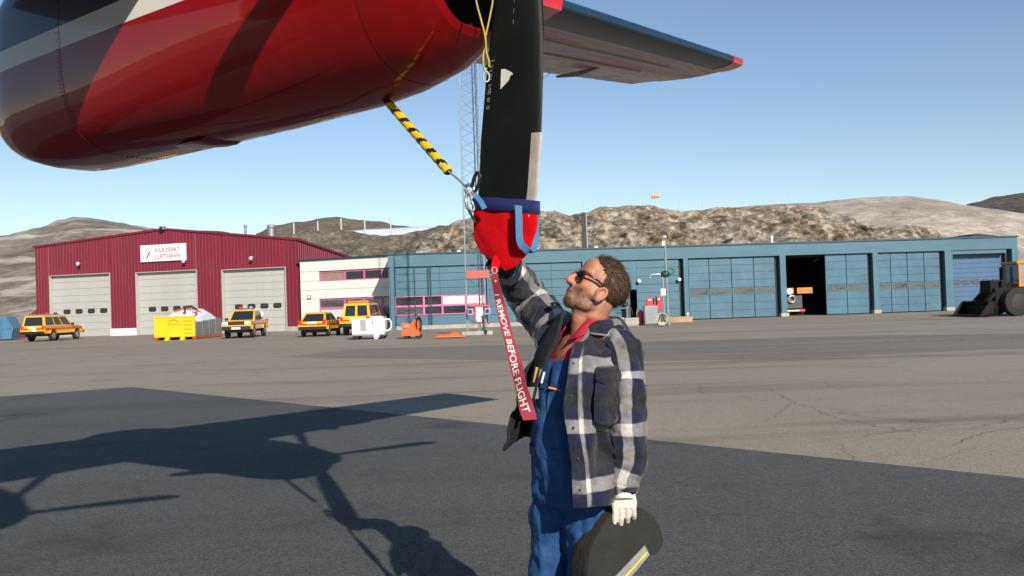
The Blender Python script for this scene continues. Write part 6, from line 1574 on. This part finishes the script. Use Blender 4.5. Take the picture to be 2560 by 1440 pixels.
# placket down the left front edge
G = MB(); rr_ = []
for z in [.85+(1.40-.85)*i/30 for i in range(31)]:
    t0 = interp([(.78, 50), (1.0, 49), (1.2, 43), (1.33, 38), (1.40, 38)], z); rr_.append([jp(t0-1+a, z, o) for a, o in ((0, -.004), (0, .018), (4, .022), (8.5, .020), (9, .004))])
G.loft(rr_, closed=False); 
for fi, f in enumerate(G.f): G.uv[fi] = [((vi % 5)*.009+.062, (vi//5)*.0183+.065) for vi in f]
disp(G, lambda p, i: fold(p, (8, 8, 4), .010, 11)); pk = mk('front_placket', G, PLT, jk, smooth=80, world=True)
for k in range(5):
    z = .91+.105*k; q = jp(interp([(1.0, 53), (1.2, 47), (1.33, 42)], z), z, .023); G = MB(); G.ell(q, (.0045, .0045, .0045), nu=8, nv=6); mk('button', G, M['darkgrey'], pk, world=True)
# chest pocket with a flap
def jpatch(th0, th1, z0, z1, off, nm, mt, sag=0.0, uvo=(0, 0)):
    G = MB(); n_, m_ = 10, 8; g_ = []
    for i in range(m_+1):
        for j in range(n_+1):
            th = lerp(th0, th1, j/n_); z = lerp(z0, z1, i/m_)-sag*math.sin(math.pi*j/n_)*(1-i/m_); e = 1 if 0 < i < m_ and 0 < j < n_ else .2
            g_.append(jp(th, z, off*e+.004*fbm(Vector((th*.1, z*20, 1)), 2)*e))
    G.add(g_, [(i*(n_+1)+j, i*(n_+1)+j+1, (i+1)*(n_+1)+j+1, (i+1)*(n_+1)+j) for i in range(m_) for j in range(n_)], 0,
          [[((vi % (n_+1))/n_*.10+uvo[0], (vi//(n_+1))/m_*(z1-z0)+uvo[1]) for vi in (i*(n_+1)+j, i*(n_+1)+j+1, (i+1)*(n_+1)+j+1, (i+1)*(n_+1)+j)] for i in range(m_) for j in range(n_)])
    o = mk(nm, G, mt, jk, smooth=80, world=True); s2 = o.modifiers.new('t', 'SOLIDIFY'); s2.thickness = .006; return o
jpatch(62, 92, 1.13, 1.285, .015, 'chest_pocket', PLT, .02, (.055, .16)); jpatch(61, 93, 1.268, 1.318, .024, 'pocket_flap', PLT, .025, (.055, .41))
# right front turned outwards so that its black lining shows
oe = [(1392, 786), (1372, 820), (1352, 855), (1337, 895), (1328, 940), (1322, 985), (1316, 1030)]; ie = [(1408, 776), (1406, 812), (1398, 845), (1380, 885), (1360, 925), (1344, 968), (1333, 1015)]
G = MB(); rr_ = []
for k in range(len(oe)):
    row = []
    for j in range(5):
        f = j/4; x = lerp(oe[k][0], ie[k][0], f); y = lerp(oe[k][1], ie[k][1], f); row.append(atY(x, y, lerp(3.585, 3.50, math.sin(f*math.pi/2))-.01*math.sin(f*math.pi)))
    rr_.append(row)
G.loft(rr_, closed=False, uv=False); disp(G, lambda p, i: fold(p, (12, 12, 8), .008, 5)); o_ = mk('turned_lining', G, LIN, jk, smooth=80, world=True); s2 = o_.modifiers.new('t', 'SOLIDIFY'); s2.thickness = .006
# collar and the turned-back front with its dark lining
G = MB(); rr_ = []
for dz, o in ((0, .0), (.014, .003), (.028, .007), (.036, .014), (.030, .024), (.010, .034), (-.012, .046), (-.030, .058)):
    rr_.append([jp(lerp(54, 296, j/40), 1.446, o*(.35+.65*math.sin(math.pi*j/40)**.5))+Vector((0, 0, dz*(.55+.45*math.sin(math.pi*j/40)**.5))) for j in range(41)])
G.loft(rr_, closed=False); disp(G, lambda p, i: fold(p, (10, 10, 10), .010, 2)); mk('collar', G, PLC, jk, smooth=80, world=True)
def lapel(thA, zs2, outs, mt, nm):
    G = MB(); rr_ = []
    for z, o in zip(zs2, outs):
        p0 = jp(thA(z), z, .006); rr_.append([p0+Fb*.0, p0+(Fb*.45+Lb*(.75 if thA(z) > 180 else -.3)).normalized()*o*.5+Fb*.012, p0+(Fb*.2+Lb*(1 if thA(z) > 180 else -1)).normalized()*o])
    G.loft(rr_, closed=False); disp(G, lambda p, i: fold(p, (9, 9, 9), .006, 5)); o_ = mk(nm, G, mt, jk, smooth=80, world=True); s2 = o_.modifiers.new('t', 'SOLIDIFY'); s2.thickness = .006
# ---- sleeves
def sleeve(nm, pts, rad, mt, amp, uvref, n=44, seg=14, seed=0):
    P = bez(pts, seg); k = len(P); rr_ = [sinterp([(i*seg, rad[i]) for i in range(len(rad))], i) for i in range(k)]
    rings = []; a = Vector(uvref)
    for i in range(k):
        t_ = (P[min(i+1, k-1)]-P[max(0, i-1)]).normalized(); a = (a-t_*a.dot(t_)).normalized(); c = t_.cross(a)
        rings.append([P[i]+(a*math.cos(2*math.pi*j/n)+c*math.sin(2*math.pi*j/n))*rr_[i] for j in range(n)])
    G = MB(); G.loft(rings, caps=False)
    circ = 2*math.pi*sum(rr_)/k
    for fi in range(len(G.f)):
        G.uv[fi] = [(u_-circ/2, v_) for u_, v_ in G.uv[fi]]
    def fn(p, i):
        r_ = i//n; t_ = r_/(k-1); j = (i % n)/n
        ph = r_*.42+3.2*fbm(Vector((math.cos(j*6.283)*1.1+seed, math.sin(j*6.283)*1.1, r_*.05)), 2)
        return amp*(.55*math.sin(ph*2.2)+.35*math.sin(ph*4.1+1))*(.55+.45*math.cos(j*6.283*1+seed))+fold(p, (9, 9, 9), amp*1.3, seed)+amp*.9*(1-abs(fbm(Vector((p.x*13, p.y*13, p.z*19+seed)), 3))*3)*.5
    disp(G, fn); o = mk(nm, G, [mt, LIN], jk, smooth=180, world=True, recalc=False)
    pg = o.data.polygons[(k//2)*n]; ctr = sum(rings[k//2], Vector((0, 0, 0)))/n
    if pg.normal.dot(pg.center+BASE[man.name]-ctr) < 0: o.data.flip_normals()
    s2 = o.modifiers.new('t', 'SOLIDIFY'); s2.thickness = .008; s2.offset = -1; s2.material_offset = 1
    return P
Lsl = [Bp(-.03, .12, 1.400), Bp(-.035, .176, 1.365), LS+Vector((.012, -.02, -.09)), LE_+Vector((.010, 0, .05)), LE_.lerp(LW, .5)+Vector((.02, 0, 0)), LW+Vector((.004, 0, .035)), LW+Vector((0, 0, -.004))]
sleeve('left_sleeve', Lsl, [.056, .070, .071, .069, .066, .057, .049], PLS, .0085, (0, 1, 0), seed=1.3)
Rsl = [Bp(-.01, -.10, 1.385), Bp(.0, -.165, 1.40), RS.lerp(RE, .5)+Vector((0, 0, 0)), RE, RE.lerp(RW, .5), RW]
sleeve('right_sleeve', Rsl, [.075, .092, .088, .080, .072, .062], PLR, .0085, (-.6, .8, .2), seed=4.1)
G = MB(); G.tube([LW+Vector((0, 0, .02)), LW+Vector((0, 0, -.016))], [.048, .045], 24); mk('knit_cuff', G, pm('navy_knit_cuff', (.006, .008, .018), .9, bump=.5, bs=150), jk, smooth=60, world=True)
# ---- gloves
GLV = pm('white_cotton_glove', (.66, .60, .52), .85, var=.1, vs=25, bump=.35, bs=120, dirt=.25, dirtcol=(.35, .28, .2))
G = MB(); hand(G, LW+Vector((0, -.012, .022)), lh[1], lh[2], lh[3], [.2, .3, .45, .5], 1.0, 1.0, 1.1)
G.tube([LW+Vector((0, -.005, .0)), LW+Vector((0, -.02, -.036))], [.038, .034], 18)
gl_ = remesh(G, .0030, 2, .5); mk('glove', gl_, GLV, man, smooth=180, world=True)
G = MB(); hand(G, RW, Vector((.1, -.75, .5)), Vector((-.5, .2, 1)), Vector((1, .2, .2)), .5, .8, 1.0, 1.15)
gl_ = remesh(G, .0035, 2, .5); mk('glove', gl_, GLV, man, smooth=180, world=True)
# ---- boots
BT = pm('black_work_boot', (.012, .011, .010), .5, bump=.3)
for P in (RL, LL_):
    q = Bp(*P[-1]); q.z = 0; G = MB()
    rr_ = []
    for s, h, w2 in ((-.075, .09, .035), (-.06, .13, .045), (0, .14, .048), (.07, .10, .05), (.14, .075, .05), (.19, .06, .04), (.21, .04, .02)):
        rr_.append([q+Fb*s+Lb*(w2*math.cos(a))+Vector((0, 0, .004+max(0, h*.5+h*.5*math.sin(a)*1.0))) for a in [2*math.pi*k/16 for k in range(16)]])
    G.loft(rr_, uv=False); mk('boot', G, BT, man, smooth=60, world=True)
# ================================================================== FOAM INTAKE PLUG IN HIS HAND
# outline in metres in the plane of its face: x to the right, z up from its grip
Pn = Vector((.42, -.90, .10)).normalized(); Px = Vector((.90, .42, 0)).normalized(); Pz = Pn.cross(Px); Pz = Pz if Pz.z > 0 else -Pz
P0 = Vector((.362, 3.392, .800))
FOAM = pm('dark_green_grey_foam', (.017, .0175, .015), .95, var=.25, vs=9, bump=.5, bs=70, dirt=.3, dirtcol=(.045, .042, .034))
FOAME = pm('worn_foam_edge', (.030, .022, .016), .95, var=.4, vs=14, bump=.6, bs=50, dirt=.35, dirtcol=(.07, .03, .02))
sc_ = 1/698.0
def pl(px, py): return ((px-1555)*sc_/.94, -(py-1284)*sc_)
out = [(1500, 1308), (1522, 1287), (1550, 1272), (1580, 1269), (1610, 1280), (1637, 1302), (1654, 1330), (1662, 1360), (1655, 1382), (1638, 1398), (1614, 1399), (1594, 1406), (1570, 1438), (1540, 1462), (1510, 1484), (1485, 1492), (1462, 1484), (1450, 1462), (1446, 1430), (1452, 1395), (1465, 1358), (1482, 1330)]
pts = [Vector((*pl(x, y), 0)) for x, y in out]
pp = []
for i in range(len(pts)):
    a, b_2, c, d_ = pts[i-1], pts[i], pts[(i+1) % len(pts)], pts[(i+2) % len(pts)]
    for k in range(4):
        t_ = k/4; pp.append(.5*((2*b_2)+(-a+c)*t_+(2*a-5*b_2+4*c-d_)*t_*t_+(-a+3*b_2-3*c+d_)*t_**3))
TH = .125; cen = sum(pp, Vector((0, 0, 0)))/len(pp)
G = MB(); rings = []
for dpt, s_k in ((0, .90), (0, .97), (-.004, .99), (-.014, 1.0), (-.03, 1.0), (-.065, 1.0), (-.09, 1.0), (-TH+.006, .99), (-TH, .97), (-TH, .9)):
    rings.append([P0+Px*(cen.x+(q.x-cen.x)*s_k)+Pz*(cen.y+(q.y-cen.y)*s_k)+Pn*dpt for q in pp])
n_ = len(pp); G.loft(rings, caps=True, uv=False)
for fi in range(n_*2, n_*7): G.m[fi] = 1
disp(G, lambda p, i: .0025*fbm(p*30, 3))
plug = thing('foam_intake_plug', 'thick dark kidney shaped foam engine plug with grey label held in gloved hand', 'engine plug', P0)
mk('foam_body', G, [FOAM, FOAME], plug, smooth=40, world=True)
def onp(px, py, off): x, z = pl(px, py); return P0+Px*x+Pz*z+Pn*off
q = [onp(1502, 1446, .004), onp(1606, 1371, .004), onp(1617, 1395, .004), onp(1516, 1478, .004)]
G = MB(); G.add(q+[p-Pn*.006 for p in q], [(0, 1, 2, 3), (4, 7, 6, 5), (0, 4, 5, 1), (1, 5, 6, 2), (2, 6, 7, 3), (3, 7, 4, 0)])
lb_ = mk('grey_label_strip', G, pm('grey_label', (.24, .235, .215), .6, var=.15, vs=12, dirt=.3), plug, world=True)
a, b_2 = onp(1514, 1462, .0055), onp(1610, 1388, .0055); L_ = (b_2-a)
def onl(x, y, w_): return a+L_*(x/w_)+Pn.cross(L_).normalized()*(y-.0)*1.0+Pn*.0
G = MB(); u_ = Pn.cross(L_).normalized()*.0035; G.add([a-u_, b_2-u_, b_2+u_, a+u_], [(0, 1, 2, 3)]); mk('yellow_line', G, pm('yellow_print', (.62, .46, .04), .6, var=.2, vs=50), lb_, world=True)
